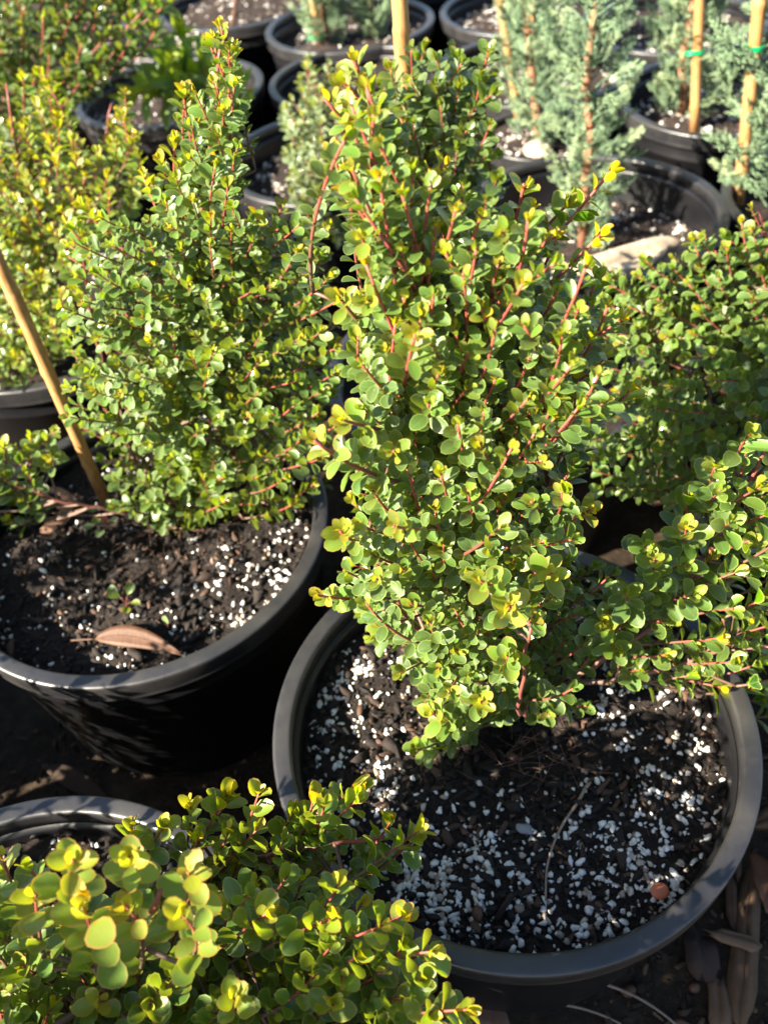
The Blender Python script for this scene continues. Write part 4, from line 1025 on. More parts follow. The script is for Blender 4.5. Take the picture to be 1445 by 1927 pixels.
broad((-0.43, 2.38, ZS), 'broad-leaved plant with drooping glossy yellow-green leaves behind the tall spire',
      [(wpt(-0.44, 2.05, 0.12), (-0.3, -0.6, 0.0)), (wpt(-0.24, 2.08, 0.17), (0.6, -0.3, 0.4)), (wpt(-0.33, 2.06, 0.12), (0.2, -0.8, -0.1)), (wpt(-0.36, 2.12, 0.16), (0.3, -0.5, 0.5)), (wpt(-0.28, 2.10, 0.14), (0.8, -0.4, 0.1)), (wpt(-0.22, 2.12, 0.08), (0.9, -0.2, -0.4)),
       (wpt(-0.40, 2.10, 0.10), (-0.4, -0.7, 0.2)), (wpt(-0.33, 2.18, 0.20), (0.1, -0.1, 0.9)), (wpt(-0.42, 2.2, 0.22), (-0.5, -0.2, 0.7)), (wpt(-0.30, 2.16, 0.05), (0.5, -0.7, -0.3))],
      0.078, 21, (1.0, 1.3), [[(-0.43, 2.38, ZS - 0.01), wpt(-0.40, 2.30, 0.06), wpt(-0.34, 2.22, 0.12)]])
broad((-0.30, 3.08, ZS), 'light green leafy plant cut by the top edge of the picture',
      [(wpt(-0.12, 2.90, 0.17), (0.6, -0.5, -0.1)), (wpt(-0.05, 2.92, 0.20), (0.8, -0.3, 0.2)), (wpt(-0.20, 2.92, 0.22), (0.1, -0.6, 0.4)), (wpt(-0.28, 2.95, 0.24), (-0.4, -0.5, 0.5)), (wpt(-0.10, 2.95, 0.25), (0.3, -0.2, 0.8))],
      0.055, 22, (0.4, 0.8), [[(-0.30, 3.08, ZS - 0.01), wpt(-0.25, 3.02, 0.08), wpt(-0.15, 2.98, 0.15)]])
broad((-0.85, 2.9, ZS), 'dark glossy broad-leaved plant far back on the left with bare brown stems',
      [(wpt(-0.62, 2.55, 0.25), (0.5, -0.5, 0.3)), (wpt(-0.55, 2.6, 0.20), (0.8, -0.3, -0.1)), (wpt(-0.50, 2.55, 0.15), (0.7, -0.6, -0.2)), (wpt(-0.7, 2.6, 0.3), (0, -0.5, 0.7)), (wpt(-0.42, 2.62, 0.22), (0.9, 0, 0.2))],
      0.058, 23, (0.05, 0.5), [[(-0.85, 2.9, ZS - 0.01), wpt(-0.75, 2.8, 0.12), wpt(-0.6, 2.65, 0.16)]])


# ------------------------------------------------------------------ leaf rasteriser: which leaves show largest in the picture
def finish_plants():
    W, H = 767, 1024
    f = FPX * H / 1927
    zb = np.full((H, W), 1e9, np.float32)
    ib = np.full((H, W), -1, np.int32)
    recs = []
    for pi, p in enumerate(PLANTS):
        A = np.array(p.rec, float)
        d, n = A[:, 3:6], A[:, 6:9]
        s = np.cross(d, n)
        p.A, p.s = A, s
        recs.append(len(A))
    off = np.concatenate([[0], np.cumsum(recs)])
    yy, xx = np.mgrid[0:H, 0:W]
    for pi, p in enumerate(PLANTS):
        A, s = p.A, p.s
        for v in range(4):
            ids = np.where(A[:, 13].astype(int) == v)[0]
            ring = p.templ[v][3]
            Pn = A[ids, 0:3][:, None] + ring[None, :, 0, None] * (s[ids] * A[ids, 10:11])[:, None] + ring[None, :, 1, None] * (A[ids, 3:6] * A[ids, 9:10])[:, None]
            q = Pn - CAM_POS
            z = q @ CAM_F
            X = W / 2 + f * (q @ CAM_R) / z; Y = H / 2 - f * (q @ CAM_U) / z
            for a in range(len(ids)):
                if z[a].min() < 0.1: continue
                x0, x1 = int(max(0, X[a].min())), int(min(W - 1, X[a].max()) + 1)
                y0, y1 = int(max(0, Y[a].min())), int(min(H - 1, Y[a].max()) + 1)
                if x1 <= x0 or y1 <= y0: continue
                gx, gy = xx[y0:y1, x0:x1] + 0.5, yy[y0:y1, x0:x1] + 0.5
                px, py = X[a], Y[a]
                nx, ny = np.roll(px, -1), np.roll(py, -1)
                c = (nx - px)[:, None, None] * (gy[None] - py[:, None, None]) - (ny - py)[:, None, None] * (gx[None] - px[:, None, None])
                ins = (c >= 0).all(0) | (c <= 0).all(0)
                zz = z[a].mean()
                t = ins & (zb[y0:y1, x0:x1] > zz)
                zb[y0:y1, x0:x1][t] = zz
                ib[y0:y1, x0:x1][t] = off[pi] + ids[a]
    cnt = np.bincount(ib[ib >= 0], minlength=off[-1])
    for pi, p in enumerate(PLANTS):
        A, s = p.A, p.s
        c = cnt[off[pi]:off[pi + 1]]
        order = np.argsort(-c)[:p.single]
        order = [i for i in order if c[i] >= 4]
        key = (p.mat.name, id(p.templ))
        if key not in SINGLE: SINGLE[key] = leaf_single_meshes(p.templ, p.mat)
        sm = SINGLE[key]
        keep = np.ones(len(A), bool)
        base = p.base
        for i in order:
            keep[i] = False
            a = A[i]
            o = bpy.data.objects.new('leaf', sm[int(a[13])]); COL.objects.link(o)
            o.parent = p.root
            X, Y, Z = s[i] * a[10], a[3:6] * a[9], a[6:9] * a[9]
            o.matrix_basis = Matrix(((X[0], Y[0], Z[0], a[0] - base[0]), (X[1], Y[1], Z[1], a[1] - base[1]), (X[2], Y[2], Z[2], a[2] - base[2]), (0, 0, 0, 1)))
            o.color = (a[11], a[12], 0, 1)
        Vs, Ls, Ss, Ds, Sh, nv, nl = [], [], [], [], [], 0, 0
        for v in range(4):
            ids = np.where(keep & (A[:, 13].astype(int) == v))[0]
            if not len(ids): continue
            V, F, S, ring = p.templ[v]
            lp, st = flat_faces(F)
            B_ = A[ids]
            P3 = B_[:, None, 0:3] - base + V[None, :, 0, None] * (s[ids] * B_[:, 10:11])[:, None] + V[None, :, 1, None] * (B_[:, 3:6] * B_[:, 9:10])[:, None] + V[None, :, 2, None] * (B_[:, 6:9] * B_[:, 9:10])[:, None]
            Vs.append(P3.reshape(-1, 3))
            k = np.arange(len(ids))
            Ls.append((lp[None] + (k * len(V))[:, None] + nv).ravel())
            Ss.append((st[None] + (k * len(lp))[:, None] + nl).ravel())
            Ds.append(np.repeat(np.c_[B_[:, 11:13], np.zeros(len(ids))], len(V), 0))
            Sh.append(np.tile(S, (len(ids), 1)))
            nv += len(ids) * len(V); nl += len(ids) * len(lp)
        if nv:
            me = np_mesh('foliage', np.concatenate(Vs), np.concatenate(Ls), np.concatenate(Ss))
            attr(me, 'leafdata', np.concatenate(Ds)); attr(me, 'leafshape', np.concatenate(Sh))
            tag(link('foliage', me, p.root, p.mat), kind='stuff')
        tag(p.tw.build('twigs', M_TWIG, p.root, origin=base), kind='stuff')
        print('plant', p.root.name, len(A), 'single', len(order))


finish_plants()


# ------------------------------------------------------------------ conifers
def spray_mesh(seed):
    rng = np.random.default_rng(seed)
    ms = Mesher()

    def twig(a, b, r, sag=0.0):
        mid = (a + b) / 2 + [0, 0, sag]
        ms.tube(np.array([a, mid, b]), [r, r * 0.9, r * 0.45], 3, (0, 0, 0))
    tip = np.array([0, 1.0, 0.10])
    axis = bez(np.zeros(3), np.array([0, 0.5, -0.03]), tip, 11)
    ms.tube(axis, np.linspace(0.018, 0.010, 11), 4, (0, 0, 0))
    for i in range(1, 11):
        t = i / 10
        for sg in (-1, 1):
            ln = (0.40 * (1 - t) ** 0.8 + 0.09) * rng.uniform(0.75, 1.15)
            an = R(rng.uniform(32, 50))
            zz = rng.normal(0.08, 0.22)
            d = norm(np.array([sg * math.sin(an), math.cos(an), zz * 1.6]))
            a = axis[i]; b = a + d * ln
            twig(a, b, 0.0105)
            m_ = 2 + int(ln * 9)
            for k in range(m_):
                u = (k + 0.8) / (m_ + 0.6)
                for s2 in (-1, 1):
                    if rng.uniform() < 0.18: continue
                    side = norm(np.cross(d, [0.1, 0.0, 1.0])) * s2
                    d2 = norm(d * 0.8 + side * 0.75 + np.array([0, 0, rng.normal(0.05, 0.25)]))
                    a2 = a + d * ln * u
                    twig(a2, a2 + d2 * (0.045 + ln * (0.42 * (1 - u) + 0.10)), 0.0115)
    me = ms.mesh('foliage_spray')
    me.materials.append(M_CONIFER)
    return me


SPRAYS = [spray_mesh(60 + k) for k in range(5)]


def make_conifer(base, top, label, n, rad, seed, zmin=0.0, size=(0.055, 0.10)):
    rng = np.random.default_rng(seed)
    base, top = np.array(base), np.array(top)
    root = empty('conifer', tuple(base)); tag(root, label, 'conifer', 'staked blue-green conifers in the back pots')
    pts = np.array([base + (top - base) * t + np.r_[rng.normal(0, 0.004, 2), 0] for t in np.linspace(0, 1, 10)])
    pts[0] = base - [0, 0, 0.01]
    ms = Mesher(); ms.tube(pts, np.linspace(0.011, 0.004, 10) * rng.uniform(0.93, 1.07, 10), 8)
    ms.build('trunk', M_TRUNK, root, origin=base)
    limbs = Mesher()
    for i in range(n):
        t = zmin + (1 - zmin) * ((i + rng.uniform()) / n)
        c = base + (top - base) * t
        phi = i * 2.39996 + rng.normal(0, 0.3)
        rr = rad * (0.55 + 0.6 * math.sin(min(1, t * 1.15 + 0.1) * math.pi) ** 0.6) * rng.uniform(0.35, 1.0)
        o_ = np.array([math.cos(phi), math.sin(phi), 0])
        P = c + o_ * rr + [0, 0, rr * rng.uniform(0.3, 0.8)]
        D = norm(o_ * rng.uniform(0.35, 0.9) + np.array([0, 0, rng.uniform(0.5, 1.0)]) + rng.normal(0, 0.15, 3))
        L = rng.uniform(*size) * (1.1 - 0.3 * t)
        nrm = norm(np.cross(np.cross(D, o_), D) + rng.normal(0, 0.3, 3)); nrm = norm(nrm - D * (nrm @ D))
        sd = np.cross(D, nrm)
        st = P - D * L * 0.35
        limbs.tube(bez(c - [0, 0, rr * 0.4], (c + st) / 2, st + D * L * 0.1, 5), np.linspace(0.0022, 0.001, 5), 4)
        o = bpy.data.objects.new('foliage_spray', SPRAYS[i % 5]); COL.objects.link(o)
        o.parent = root
        st = st - base
        X, Y, Z = sd * L, D * L, nrm * L
        o.matrix_basis = Matrix(((X[0], Y[0], Z[0], st[0]), (X[1], Y[1], Z[1], st[1]), (X[2], Y[2], Z[2], st[2]), (0, 0, 0, 1)))
        o.color = (0, float(np.clip(rng.normal(0.45, 0.25), 0, 1)), 0, 1)
    tag(limbs.build('branchlets', M_CONIFER, root, origin=base), kind='stuff')
    return root


def make_cane(a, b, r, label, ties=(), seed=1):
    rng = np.random.default_rng(seed)
    a, b = np.array(a, float), np.array(b, float)
    root = empty('bamboo_cane', tuple(a)); tag(root, label, 'cane', 'bamboo canes staking the plants')
    ln = np.linalg.norm(b - a)
    zs, rs = [0.0], [r]
    q = rng.uniform(0.05, 0.1)
    while q < ln - 0.02:
        zs += [q - 0.006, q, q + 0.004, q + 0.009]; rs += [r, r * 1.1, r * 1.08, r * 0.985]
        q += rng.uniform(0.10, 0.17)
    zs.append(ln); rs.append(r * 0.9)
    pts = np.array([a + (b - a) * z / ln for z in zs])
    pts[1:-1] += rng.normal(0, r * 0.05, (len(pts) - 2, 3))
    ms = Mesher(); ms.tube(pts, np.array(rs), 12)
    ms.build('stake', M_CANE, root, origin=a)
    for t, side in ties:
        c = a + (b - a) * t
        u = norm(b - a); e1 = norm(np.cross(u, [0, 1, 0.1])); e2 = np.cross(u, e1)
        lp = [c + (e1 * math.cos(w) * (r * 1.2 + 0.012 * max(0, math.cos(w - side)) ** 2) + e2 * math.sin(w) * r * 1.25) + u * 0.0015 * math.sin(w * 2) for w in np.linspace(0, 2 * math.pi, 20)]
        tm = Mesher()
        for k in (-0.0028, 0, 0.0028): tm.tube(np.array(lp) + u * k, 0.0017, 5)
        tail = c + e1 * math.cos(side) * (r + 0.013) + e2 * math.sin(side) * r
        tm.tube(bez(tail, tail + e1 * 0.006 * math.cos(side) + u * 0.004, tail + e1 * 0.014 * math.cos(side) - u * 0.008, 6), 0.0015, 5)
        tm.build('plant_tie', M_TIE, root, origin=a)
    return root


make_conifer((0.44, 1.89, RIM - 0.03), wpt(0.36, 1.93, 0.50), 'blue-green conifer in the small pot left of the tan leaf', 100, 0.057, 31, size=(0.05, 0.085))
make_conifer((0.459, 1.55, RIM - 0.085), wpt(0.43, 1.55, 0.56), 'conifer with a peeling red-brown trunk standing in the pot with the pale rock', 112, 0.057, 32, size=(0.05, 0.08))
make_conifer((0.80, 2.0, RIM - 0.06), wpt(0.75, 2.0, 0.50), 'conifer tied to an upright cane in the pot with the sunlit patches', 100, 0.068, 33, size=(0.06, 0.095))
make_conifer((0.83, 1.52, RIM - 0.045), wpt(0.765, 1.47, 0.50), 'airy conifer at the right edge with open feathery sprays beside a leaning cane', 105, 0.115, 34, size=(0.07, 0.11))
make_conifer((0.0, 2.78, RIM - 0.045), wpt(-0.045, 2.78, 0.45), 'conifer at the top with the brown cane showing through, left of its pair', 90, 0.055, 35, size=(0.07, 0.10))
make_conifer((0.14, 2.80, RIM - 0.045), wpt(0.10, 2.80, 0.45), 'conifer at the top beside the bright thick cane, right of its pair', 90, 0.055, 36, size=(0.07, 0.10))
make_conifer((0.52, 2.34, RIM - 0.05), wpt(0.49, 2.36, 0.48), 'conifer at the top, between the second and third near conifers', 80, 0.05, 37, size=(0.07, 0.10))

make_cane((-0.393, 0.904, ZS - 0.01), wpt(-0.393, 0.904, 0.48), 0.0082, 'brown cane slanting across the left edge of the picture', seed=41)
make_cane((0.083, 1.10, ZS - 0.01), wpt(0.088, 1.10, 0.62), 0.0098, 'thick bright cane rising behind the top of the tall front shrub', seed=42)
make_cane((0.418, 1.99, RIM - 0.03), wpt(0.345, 2.0, 0.36), 0.0095, 'thin leaning cane inside the conifer of the small pot', [(0.86, 2.8)], seed=43)
make_cane((0.808, 1.933, RIM - 0.06), wpt(0.757, 1.935, 0.32), 0.0108, 'straight upright cane in the pot with the sunlit patches', [(0.46, 0.0)], seed=44)
make_cane((0.765, 1.554, ZS - 0.01), wpt(0.714, 1.554, 0.40), 0.0112, 'pale cane leaning at the right edge through the airy conifer', [(0.66, 0.0)], seed=45)
make_cane((-0.02, 2.75, ZS - 0.01), wpt(-0.04, 2.75, 0.30), 0.0105, 'brown cane inside the left one of the two top conifers', [(0.12, 0.0)], seed=46)
make_cane((0.505, 2.30, RIM - 0.05), wpt(0.495, 2.30, 0.40), 0.010, 'short orange cane at the top between two conifers', seed=47)


# ------------------------------------------------------------------ small things
def solid_strip(name, center, width, nrm, thick, mat, label=None, cat=None, fold=0.0, parent=None, origin=None, kind=None):
    """a leaf / strip of real thickness along a centre line"""
    c = np.asarray(center, float)
    k = len(c)
    Tn = np.gradient(c, axis=0); Tn /= np.linalg.norm(Tn, axis=1)[:, None]
    Nn = np.broadcast_to(np.asarray(nrm, float), (k, 3))
    Sd = np.cross(Tn, Nn); Sd /= np.linalg.norm(Sd, axis=1)[:, None]
    Nn = np.cross(Sd, Tn)
    us = np.array([-1, -0.55, 0, 0.55, 1])
    w = np.asarray(width, float)
    up = c[:, None] + us[None, :, None] * (Sd * w[:, None])[:, None] + (fold * np.abs(us)[None, :, None] * (Nn * w[:, None])[:, None])
    lo = up - (Nn * thick)[:, None]
    V = np.concatenate([up.reshape(-1, 3), lo.reshape(-1, 3)])
    n5, o = 5, k * 5
    F = []
    for i in range(k - 1):
        for j in range(4):
            a = i * n5 + j
            F.append((a, a + 1, a + n5 + 1, a + n5)); F.append((o + a, o + a + n5, o + a + n5 + 1, o + a + 1))
        a = i * n5; F.append((a, a + n5, o + a + n5, o + a))
        a = i * n5 + 4; F.append((a, o + a, o + a + n5, a + n5))
    F.append((0, o, o + 1, 1)); F.append((1, o + 1, o + 2, 2)); F.append((2, o + 2, o + 3, 3)); F.append((3, o + 3, o + 4, 4))
    b = (k - 1) * n5
    for j in range(4): F.append((b + j, b + j + 1, o + b + j + 1, o + b + j))
    org = np.asarray(origin if origin is not None else c.mean(0))
    ob = link(name, faces_mesh(name, V - org, F), parent, mat, None if parent else tuple(org))
    return tag(ob, label, cat, kind=kind)


M_TAN = fibre_material('tan_bark', (0.15, 0.075, 0.045), (0.27, 0.15, 0.095), (30, 30, 30), 0.7)
# dry gum leaf on the left pot
root = empty('gum_leaf', wpt(-0.335, 0.648, -0.036)); tag(root, 'long brown dry gum leaf lying on the soil of the left pot', 'leaf')
A0, A1, A2 = wpt(-0.372, 0.660, -0.034), wpt(-0.325, 0.662, -0.022), wpt(-0.262, 0.622, -0.036)
t_ = np.linspace(0, 1, 16)
solid_strip('blade', bez(A0, A1, A2, 16), 0.0125 * np.sin(np.pi * t_ ** 0.8) + 0.0010, (-0.05, -0.35, 0.9), 0.0006, M_DRYLEAF, fold=0.15, parent=root, origin=wpt(-0.335, 0.648, -0.036))
ms = Mesher(); ms.tube(bez(wpt(-0.404, 0.664, -0.036), wpt(-0.388, 0.662, -0.034), A0, 6), 0.0012, 6); ms.build('stalk', M_DRYLEAF, root, origin=wpt(-0.335, 0.648, -0.036))
ms = Mesher(); ms.tube(bez(A0, A1, A2, 12) + [0, -0.0003, 0.0007], np.linspace(0.0009, 0.0004, 12), 5); ms.build('midrib', M_DRYLEAF, root, origin=wpt(-0.335, 0.648, -0.036))

# curled bark strip
w_ = np.linspace(-1.5, 2.1, 24)
cur = np.array([wpt(-0.478 + 0.036 * math.cos(a), 0.893 + 0.040 * math.sin(a), -0.026 + 0.008 * (a + 1.5) / 3.6) for a in w_])
solid_strip('curled_bark', cur, np.r_[0.003, 0.006, np.full(20, 0.0085), 0.006, 0.003], np.array([[0.55 * math.cos(a), 0.55 * math.sin(a) - 0.25, 0.8] for a in w_]), 0.0015, M_TAN, 'curled tan strip of bark at the left edge under the low branch', 'bark', fold=-0.2)
solid_strip('dry_leaf', bez(wpt(-0.50, 0.872, -0.036), wpt(-0.47, 0.868, -0.030), wpt(-0.44, 0.880, -0.034), 10), 0.007 * np.sin(np.pi * np.linspace(0.05, 0.95, 10)), (0, -0.4, 0.9), 0.0006, M_DRYLEAF, 'narrow tan dry leaf lying against the curled bark strip', 'leaf')
# fallen pale leaf behind
solid_strip('fallen_leaf', bez(wpt(0.395, 1.835, -0.015), wpt(0.425, 1.835, -0.005), wpt(0.452, 1.825, -0.018), 10), 0.021 * np.sin(np.pi * np.linspace(0.08, 0.95, 10)) ** 0.7, (0, -0.6, 0.8), 0.0008,
            M_ROCK, 'tan round fallen leaf on the soil of the small pot', 'leaf')

# twig across the soil of the main pot
tw = np.array([wpt(0.171, 0.396, -0.036), wpt(0.158, 0.379, -0.034), wpt(0.140, 0.362, -0.035), wpt(0.124, 0.340, -0.034), wpt(0.113, 0.318, -0.035), wpt(0.107, 0.291, -0.037)])
t = np.linspace(0, 5, 30); tp = np.stack([np.interp(t, np.arange(6), tw[:, k]) for k in range(3)], 1)
for _ in range(4): tp[1:-1] = (tp[:-2] + 2 * tp[1:-1] + tp[2:]) / 4
ms = Mesher(); ms.tube(tp, np.linspace(0.0017, 0.0009, 30) * RNG.uniform(0.9, 1.12, 30), 7)
ms.tube(np.array([wpt(0.171, 0.396, -0.036), wpt(0.177, 0.400, -0.034)]), [0.0022, 0.0012], 6)
o = ms.build('dry_twig', M_STRAW, None, origin=wpt(0.14, 0.345, -0.036)); o.location = wpt(0.14, 0.345, -0.036)
tag(o, 'thin pale bent twig lying across the soil of the big front pot', 'twig')


def blob(name, loc, size, mat, label, cat, seed, sub=3, rough=0.12, rot=(0, 0, 0), flat=False, freq=3.0):
    rng = np.random.default_rng(seed)
    bm = bmesh.new(); bmesh.ops.create_icosphere(bm, subdivisions=sub, radius=1)
    V = np.array([v.co[:] for v in bm.verts]); F = [tuple(v.index for v in f.verts) for f in bm.faces]; bm.free()
    dsp = np.zeros(len(V))
    for _ in range(9):
        fq = rng.normal(0, freq, 3); dsp += np.sin(V @ fq + rng.uniform(0, 6.28)) / 9
    V = V * (1 + rough * 2.2 * dsp[:, None])
    V = V * np.array(size)
    me = faces_mesh(name, V, F, smooth=not flat)
    attr(me, 'leafdata', np.zeros((len(V), 3)))
    o = link(name, me, None, mat, tuple(loc)); o.rotation_euler = rot
    o.color = (0, 0.5, 0, 1)
    return tag(o, label, cat)


blob('seed_disc', wpt(0.2135, 0.287, -0.036), (0.0094, 0.0074, 0.0022), M_RUST, 'small flat orange disc lying against the inner edge of the big front pot', 'seed', 3, 3, 0.04, (0.15, 0.1, 0.3))
blob('pebble', wpt(0.042, 0.287, -0.037), (0.0052, 0.0074, 0.004), M_DRYLEAF, 'rough orange-brown pebble on the front pot soil near the bright leaves', 'stone', 4, 2, 0.25, flat=True)
blob('pebble', wpt(0.101, 0.361, -0.037), (0.0085, 0.0055, 0.004), chunk_material('grey_stone', [(0, (0.25, 0.26, 0.27)), (1, (0.30, 0.31, 0.32))], 0.9, 700), 'speckled grey stone left of the pale twig', 'stone', 5, 3, 0.2, (0, 0, -0.5))
blob('rock', wpt(0.455, 1.385, -0.058), (0.19, 0.034, 0.034), M_ROCK, 'long pale beige rock lying across the front of the conifer pot', 'rock', 6, 5, 0.24, (0.1, 0.05, 0.42), freq=3.6)


# seedlings in the left pot
def seedling(x, y, label, leaves, mat, seed, L=0.016):
    rng = np.random.default_rng(seed)
    base = wpt(x, y, -0.045)
    root = empty('seedling', tuple(base)); tag(root, label, 'seedling')
    ms = Mesher()
    key = (mat.name, id(TEMPL))
    if key not in SINGLE: SINGLE[key] = leaf_single_meshes(TEMPL, mat)
    for (dx, dy, dz, age) in leaves:
        e = np.array([dx, dy, dz])
        ms.tube(bez(np.zeros(3), np.array([dx * 0.2, dy * 0.2, dz * 0.8]), e, 6), np.linspace(0.0008, 0.0005, 6), 5, (0.3, 0, 0))
        d = norm(e * [1, 1, 0.2] + rng.normal(0, 0.003, 3)); n = norm(np.array([0, -0.25, 1.0]) + rng.normal(0, 0.2, 3)); n = norm(n - d * (d @ n)); s = np.cross(d, n)
        l = L * rng.uniform(0.8, 1.15); w = l * 0.36
        o = bpy.data.objects.new('leaf', SINGLE[key][rng.integers(4)]); COL.objects.link(o); o.parent = root
        X, Y, Z = s * w, d * l, n * l
        o.matrix_basis = Matrix(((X[0], Y[0], Z[0], e[0]), (X[1], Y[1], Z[1], e[1]), (X[2], Y[2], Z[2], e[2]), (0, 0, 0, 1)))
        o.color = (age, float(rng.uniform()), 0, 1)
    ms.build('stem', M_TWIG, root)


seedling(-0.342, 0.715, 'tiny green seedling in the soil above the brown gum leaf', [(0.004, 0.006, 0.016, 0.4), (-0.006, 0.004, 0.015, 0.35), (0.008, -0.004, 0.012, 0.5), (0.002, -0.009, 0.011, 0.6), (-0.01, 0.012, 0.014, 0.3)], M_LEAF, 51)
seedling(-0.388, 0.868, 'small grey-green sprig at the foot of the brown cane', [(-0.008, 0.0, 0.03, 0.1), (0.006, 0.004, 0.032, 0.1), (-0.004, -0.01, 0.022, 0.2), (0.01, -0.008, 0.02, 0.1), (0.0, -0.02, 0.012, 0.2), (-0.014, -0.012, 0.016, 0.1)], M_LEAF_G, 52, 0.015)
seedling(-0.285, 0.672, 'single pale green leaf standing on the soil right of the gum leaf', [(0.0, 0.002, 0.008, 0.4)], M_LEAF_G, 53, 0.014)


# fine roots at the foot of the main shrub
def roots(parent_so, cx, cy, n, rmax, seed, z0):
    rng = np.random.default_rng(seed)
    ms = Mesher()
    for i in range(n):
        a = rng.uniform(0, 6.28); l = rng.uniform(0.02, 0.06)
        s = np.array([cx, cy, z0]) + np.r_[rng.normal(0, rmax, 2), 0.002]
        e = s + np.array([math.cos(a) * l, math.sin(a) * l, rng.uniform(-0.002, 0.002)])
        c = (s + e) / 2 + np.r_[rng.normal(0, 0.005, 2), rng.uniform(0.0, 0.003)]
        ms.tube(bez(s, c, e, 8), 0.0003, 4, (0.05, 0, 0))
    tag(ms.build('fine_roots', M_TWIG, parent_so), kind='stuff')


roots(P_MAIN[1], 0.03, -0.03, 40, 0.03, 71, 0.003)
roots(P_LEFT[1], 0.02, 0.04, 25, 0.03, 72, 0.003)


# ------------------------------------------------------------------ litter on the ground
def ground_litter():
    rng = np.random.default_rng(90)
    centres = [(0.1046, 0.4663), (-0.3234, 0.8119), (-0.3745, 0.1877), (0.675, 0.885), (0.185, 1.07)]
    ms = Mesher()
    for i in range(7600):
        if i < 3600: x, y = rng.uniform(0.05, 0.62), rng.uniform(0.12, 0.62)
        elif i < 5200: x, y = rng.uniform(-0.62, 0.02), rng.uniform(0.42, 0.75)
        elif i < 6200: x, y = rng.uniform(-0.5, 1.0), rng.uniform(-0.1, 1.3)
        else: x, y = rng.uniform(-1.2, 1.7), rng.uniform(1.2, 3.6)
        if any(math.hypot(x - a, y - b) < 0.20 for a, b in centres): continue
        z = 0.0012 + rng.gamma(1.5, 0.0020)
        v, f = CHIPS[i % 7] if i % 4 else (GR_V[i % 6] * 0.5, ICO_F)
        ms.add(v @ (np.array(rot_any(0.5)) * z).T + [x, y, 0.002 + z * 0.1], f, (0, float(rng.uniform() ** 1.3), 0))
    tag(ms.build('mulch', M_WOOD_D, None, smooth=False), 'fine dark bark mulch and crumbs covering the ground between the pots', 'mulch', kind='stuff')
    lab = 'piece of brown bark lying on the ground beside the big front pot'
    for i in range(34):
        x, y = rng.uniform(0.26, 0.50), rng.uniform(0.20, 0.50)
        if i > 24: x, y = rng.uniform(-0.45, -0.02), rng.uniform(0.50, 0.70)
        if math.hypot(x - 0.1046, y - 0.4663) < 0.215: continue
        if math.hypot(x + 0.3234, y - 0.8119) < 0.215: continue
        me = CHIP_WOOD[i % 7]
        o = bpy.data.objects.new('bark_piece', me); COL.objects.link(o)
        z = rng.uniform(0.008, 0.02)
        o.matrix_basis = Matrix.Translation((x, y, 0.004)) @ (rot_any(0.3).to_4x4() @ Matrix.Diagonal((z, z * rng.uniform(0.6, 1.1), z * 0.7, 1)))
        o.color = (0, float(rng.uniform()), 0, 1)
        tag(o, lab if i <= 24 else 'piece of brown bark lying on the ground between the left pot and the near pot', 'bark', 'bark pieces on the ground by the front pot' if i <= 24 else 'bark pieces on the ground between the pots')


M_WOOD_D = chunk_material('dark_mulch', [(0.0, (0.014, 0.010, 0.007)), (0.5, (0.035, 0.022, 0.013)), (0.85, (0.075, 0.045, 0.025)), (1.0, (0.15, 0.095, 0.055))], 0.9, 150)
CHIP_WOOD = []
for v, f in CHIPS:
    me = faces_mesh('bark_piece', v, f, smooth=False)
    attr(me, 'leafdata', np.zeros((len(v), 3)))
    me.materials.append(M_WOOD)
    CHIP_WOOD.append(me)
ground_litter()


def splinter(a, b_, w, th, label, seed, name='wood_splinter', mat=None, n=9):
    """torn piece of wood: faceted bar with ragged ends and a lengthwise split"""
    rng = np.random.default_rng(seed)
    a, b_ = np.array(a, float), np.array(b_, float)
    c = (a + b_) / 2
    u = norm(b_ - a); s = norm(np.cross(u, [0, 0, 1.0])); up = np.cross(s, u)
    cs = np.array([(-1, -0.4), (-0.85, 0.55), (-0.3, 0.8), (-0.12, 0.35), (0.1, 0.75), (0.7, 0.9), (1, 0.3), (0.8, -0.5)])
    k = len(cs)
    V, F = [], []
    off = rng.normal(0, 0.10, (k, 2))
    for i, t in enumerate(np.linspace(0, 1, n)):
        ta = 0.45 + 0.55 * min(1, 5 * t, 5 * (1 - t))
        p = a + (b_ - a) * t + s * w * 0.25 * math.sin(t * 3 + seed) + up * th * 0.3 * math.sin(t * 4 + seed)
        off += rng.normal(0, 0.07, (k, 2))
        for j in range(k):
            q = (cs[j] + off[j]) * ta
            e = rng.normal(0, 0.16) * w * 3 if i in (0, n - 1) else rng.normal(0, 0.03) * w
            V.append(p + s * q[0] * w + up * q[1] * th + u * e)
    for i in range(n - 1):
        for j in range(k):
            q, r_ = i * k + j, i * k + (j + 1) % k
            F.append((q, r_, r_ + k, q + k))
    F.append(tuple(range(k))[::-1]); F.append(tuple((n - 1) * k + j for j in range(k)))
    me = faces_mesh(name, np.array(V) - c, F, smooth=False)
    attr(me, 'leafdata', np.zeros((len(V), 3)))
    o = link(name, me, None, mat or M_WOOD, tuple(c))
    o.color = (0, float(rng.uniform(0.3, 1)), 0, 1)
    return tag(o, label, 'wood')


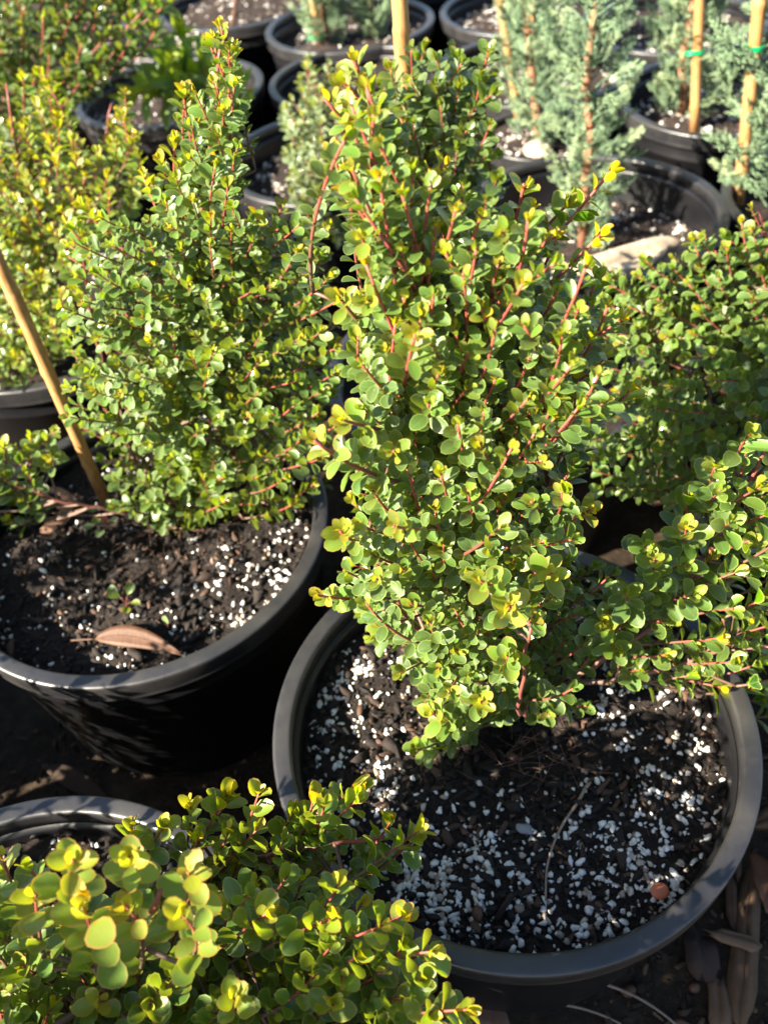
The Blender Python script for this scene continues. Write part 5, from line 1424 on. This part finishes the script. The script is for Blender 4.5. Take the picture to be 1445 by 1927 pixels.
splinter((0.315, 0.225, 0.012), (0.402, 0.385, 0.014), 0.016, 0.008, 'long grey-brown wood splinter near the bottom right corner', 2)
splinter((0.322, 0.320, 0.022), (0.372, 0.298, 0.020), 0.009, 0.005, 'short pale wood splinter crossing the top of the long splinter', 3, n=6)
splinter((0.425, 0.438, 0.02), (0.485, 0.452, 0.02), 0.014, 0.010, 'pale tan wood block at the right edge beside the front pot', 5, 'wood_block', n=5)
splinter((0.302, 0.275, 0.008), (0.306, 0.325, 0.010), 0.018, 0.008, 'dark reddish lump of bark below the right rim of the front pot', 6, 'bark_lump', M_BARK, n=6)
splinter((0.296, 0.222, 0.008), (0.318, 0.276, 0.010), 0.012, 0.008, 'grey pointed piece of bark near the bottom right corner', 7, 'bark_lump', n=6)
splinter((0.350, 0.330, 0.010), (0.372, 0.382, 0.012), 0.006, 0.005, 'thin brown splinter between the long splinter and the big pot', 8, n=6)
solid_strip('dead_leaf', bez(np.array((0.396, 0.335, 0.016)), np.array((0.416, 0.370, 0.026)), np.array((0.402, 0.410, 0.014)), 12), 0.015 * np.sin(np.pi * np.linspace(0.05, 0.97, 12)), (-0.3, -0.2, 0.9), 0.0009, M_DRYLEAF, 'curved brown dead leaf by the right rim of the front pot', 'leaf', fold=0.35)
blob('pebble', (0.287, 0.270, 0.006), (0.0065, 0.006, 0.005), M_DRYLEAF, 'round tan pebble on the ground beside the reddish bark lump', 'stone', 15, 2, 0.15)
blob('pebble', (0.213, 0.274, 0.006), (0.009, 0.007, 0.005), M_DRYLEAF, 'tan pebble on the ground under the front rim of the big pot', 'stone', 16, 2, 0.15)


def ground_twig(a, b, r, label, bend=0.01):
    a, b = np.array(a), np.array(b)
    ms = Mesher(); ms.tube(bez(a, (a + b) / 2 + [bend, bend, 0.003], b, 12), np.linspace(r, r * 0.6, 12), 6)
    c = (a + b) / 2
    o = ms.build('ground_twig', M_STRAW, None, origin=c); o.location = c
    return tag(o, label, 'twig')


ground_twig((0.172, 0.289, 0.008), (0.255, 0.234, 0.008), 0.0019, 'long reddish twig on the ground below the front pot rim')
ground_twig((0.134, 0.268, 0.008), (0.195, 0.242, 0.006), 0.0016, 'shorter twig on the ground at the bottom edge under the front pot', 0.004)
solid_strip('ground_leaf', bez(np.array((-0.53, 0.645, 0.02)), np.array((-0.48, 0.62, 0.026)), np.array((-0.42, 0.575, 0.014)), 12), 0.014 * np.sin(np.pi * np.linspace(0.04, 0.97, 12)), (0, -0.3, 0.9), 0.0008, M_WOOD, 'dull brown fallen leaf on the dark ground between the left pot and the near pot', 'leaf')
solid_strip('ground_leaf', bez(np.array((0.01, 0.295, 0.02)), np.array((0.04, 0.28, 0.03)), np.array((0.07, 0.25, 0.02)), 12), 0.022 * np.sin(np.pi * np.linspace(0.05, 0.97, 12)), (0, -0.3, 0.9), 0.0008, M_DRYLEAF, 'brown fallen leaf at the bottom edge under the bright shoots', 'leaf')
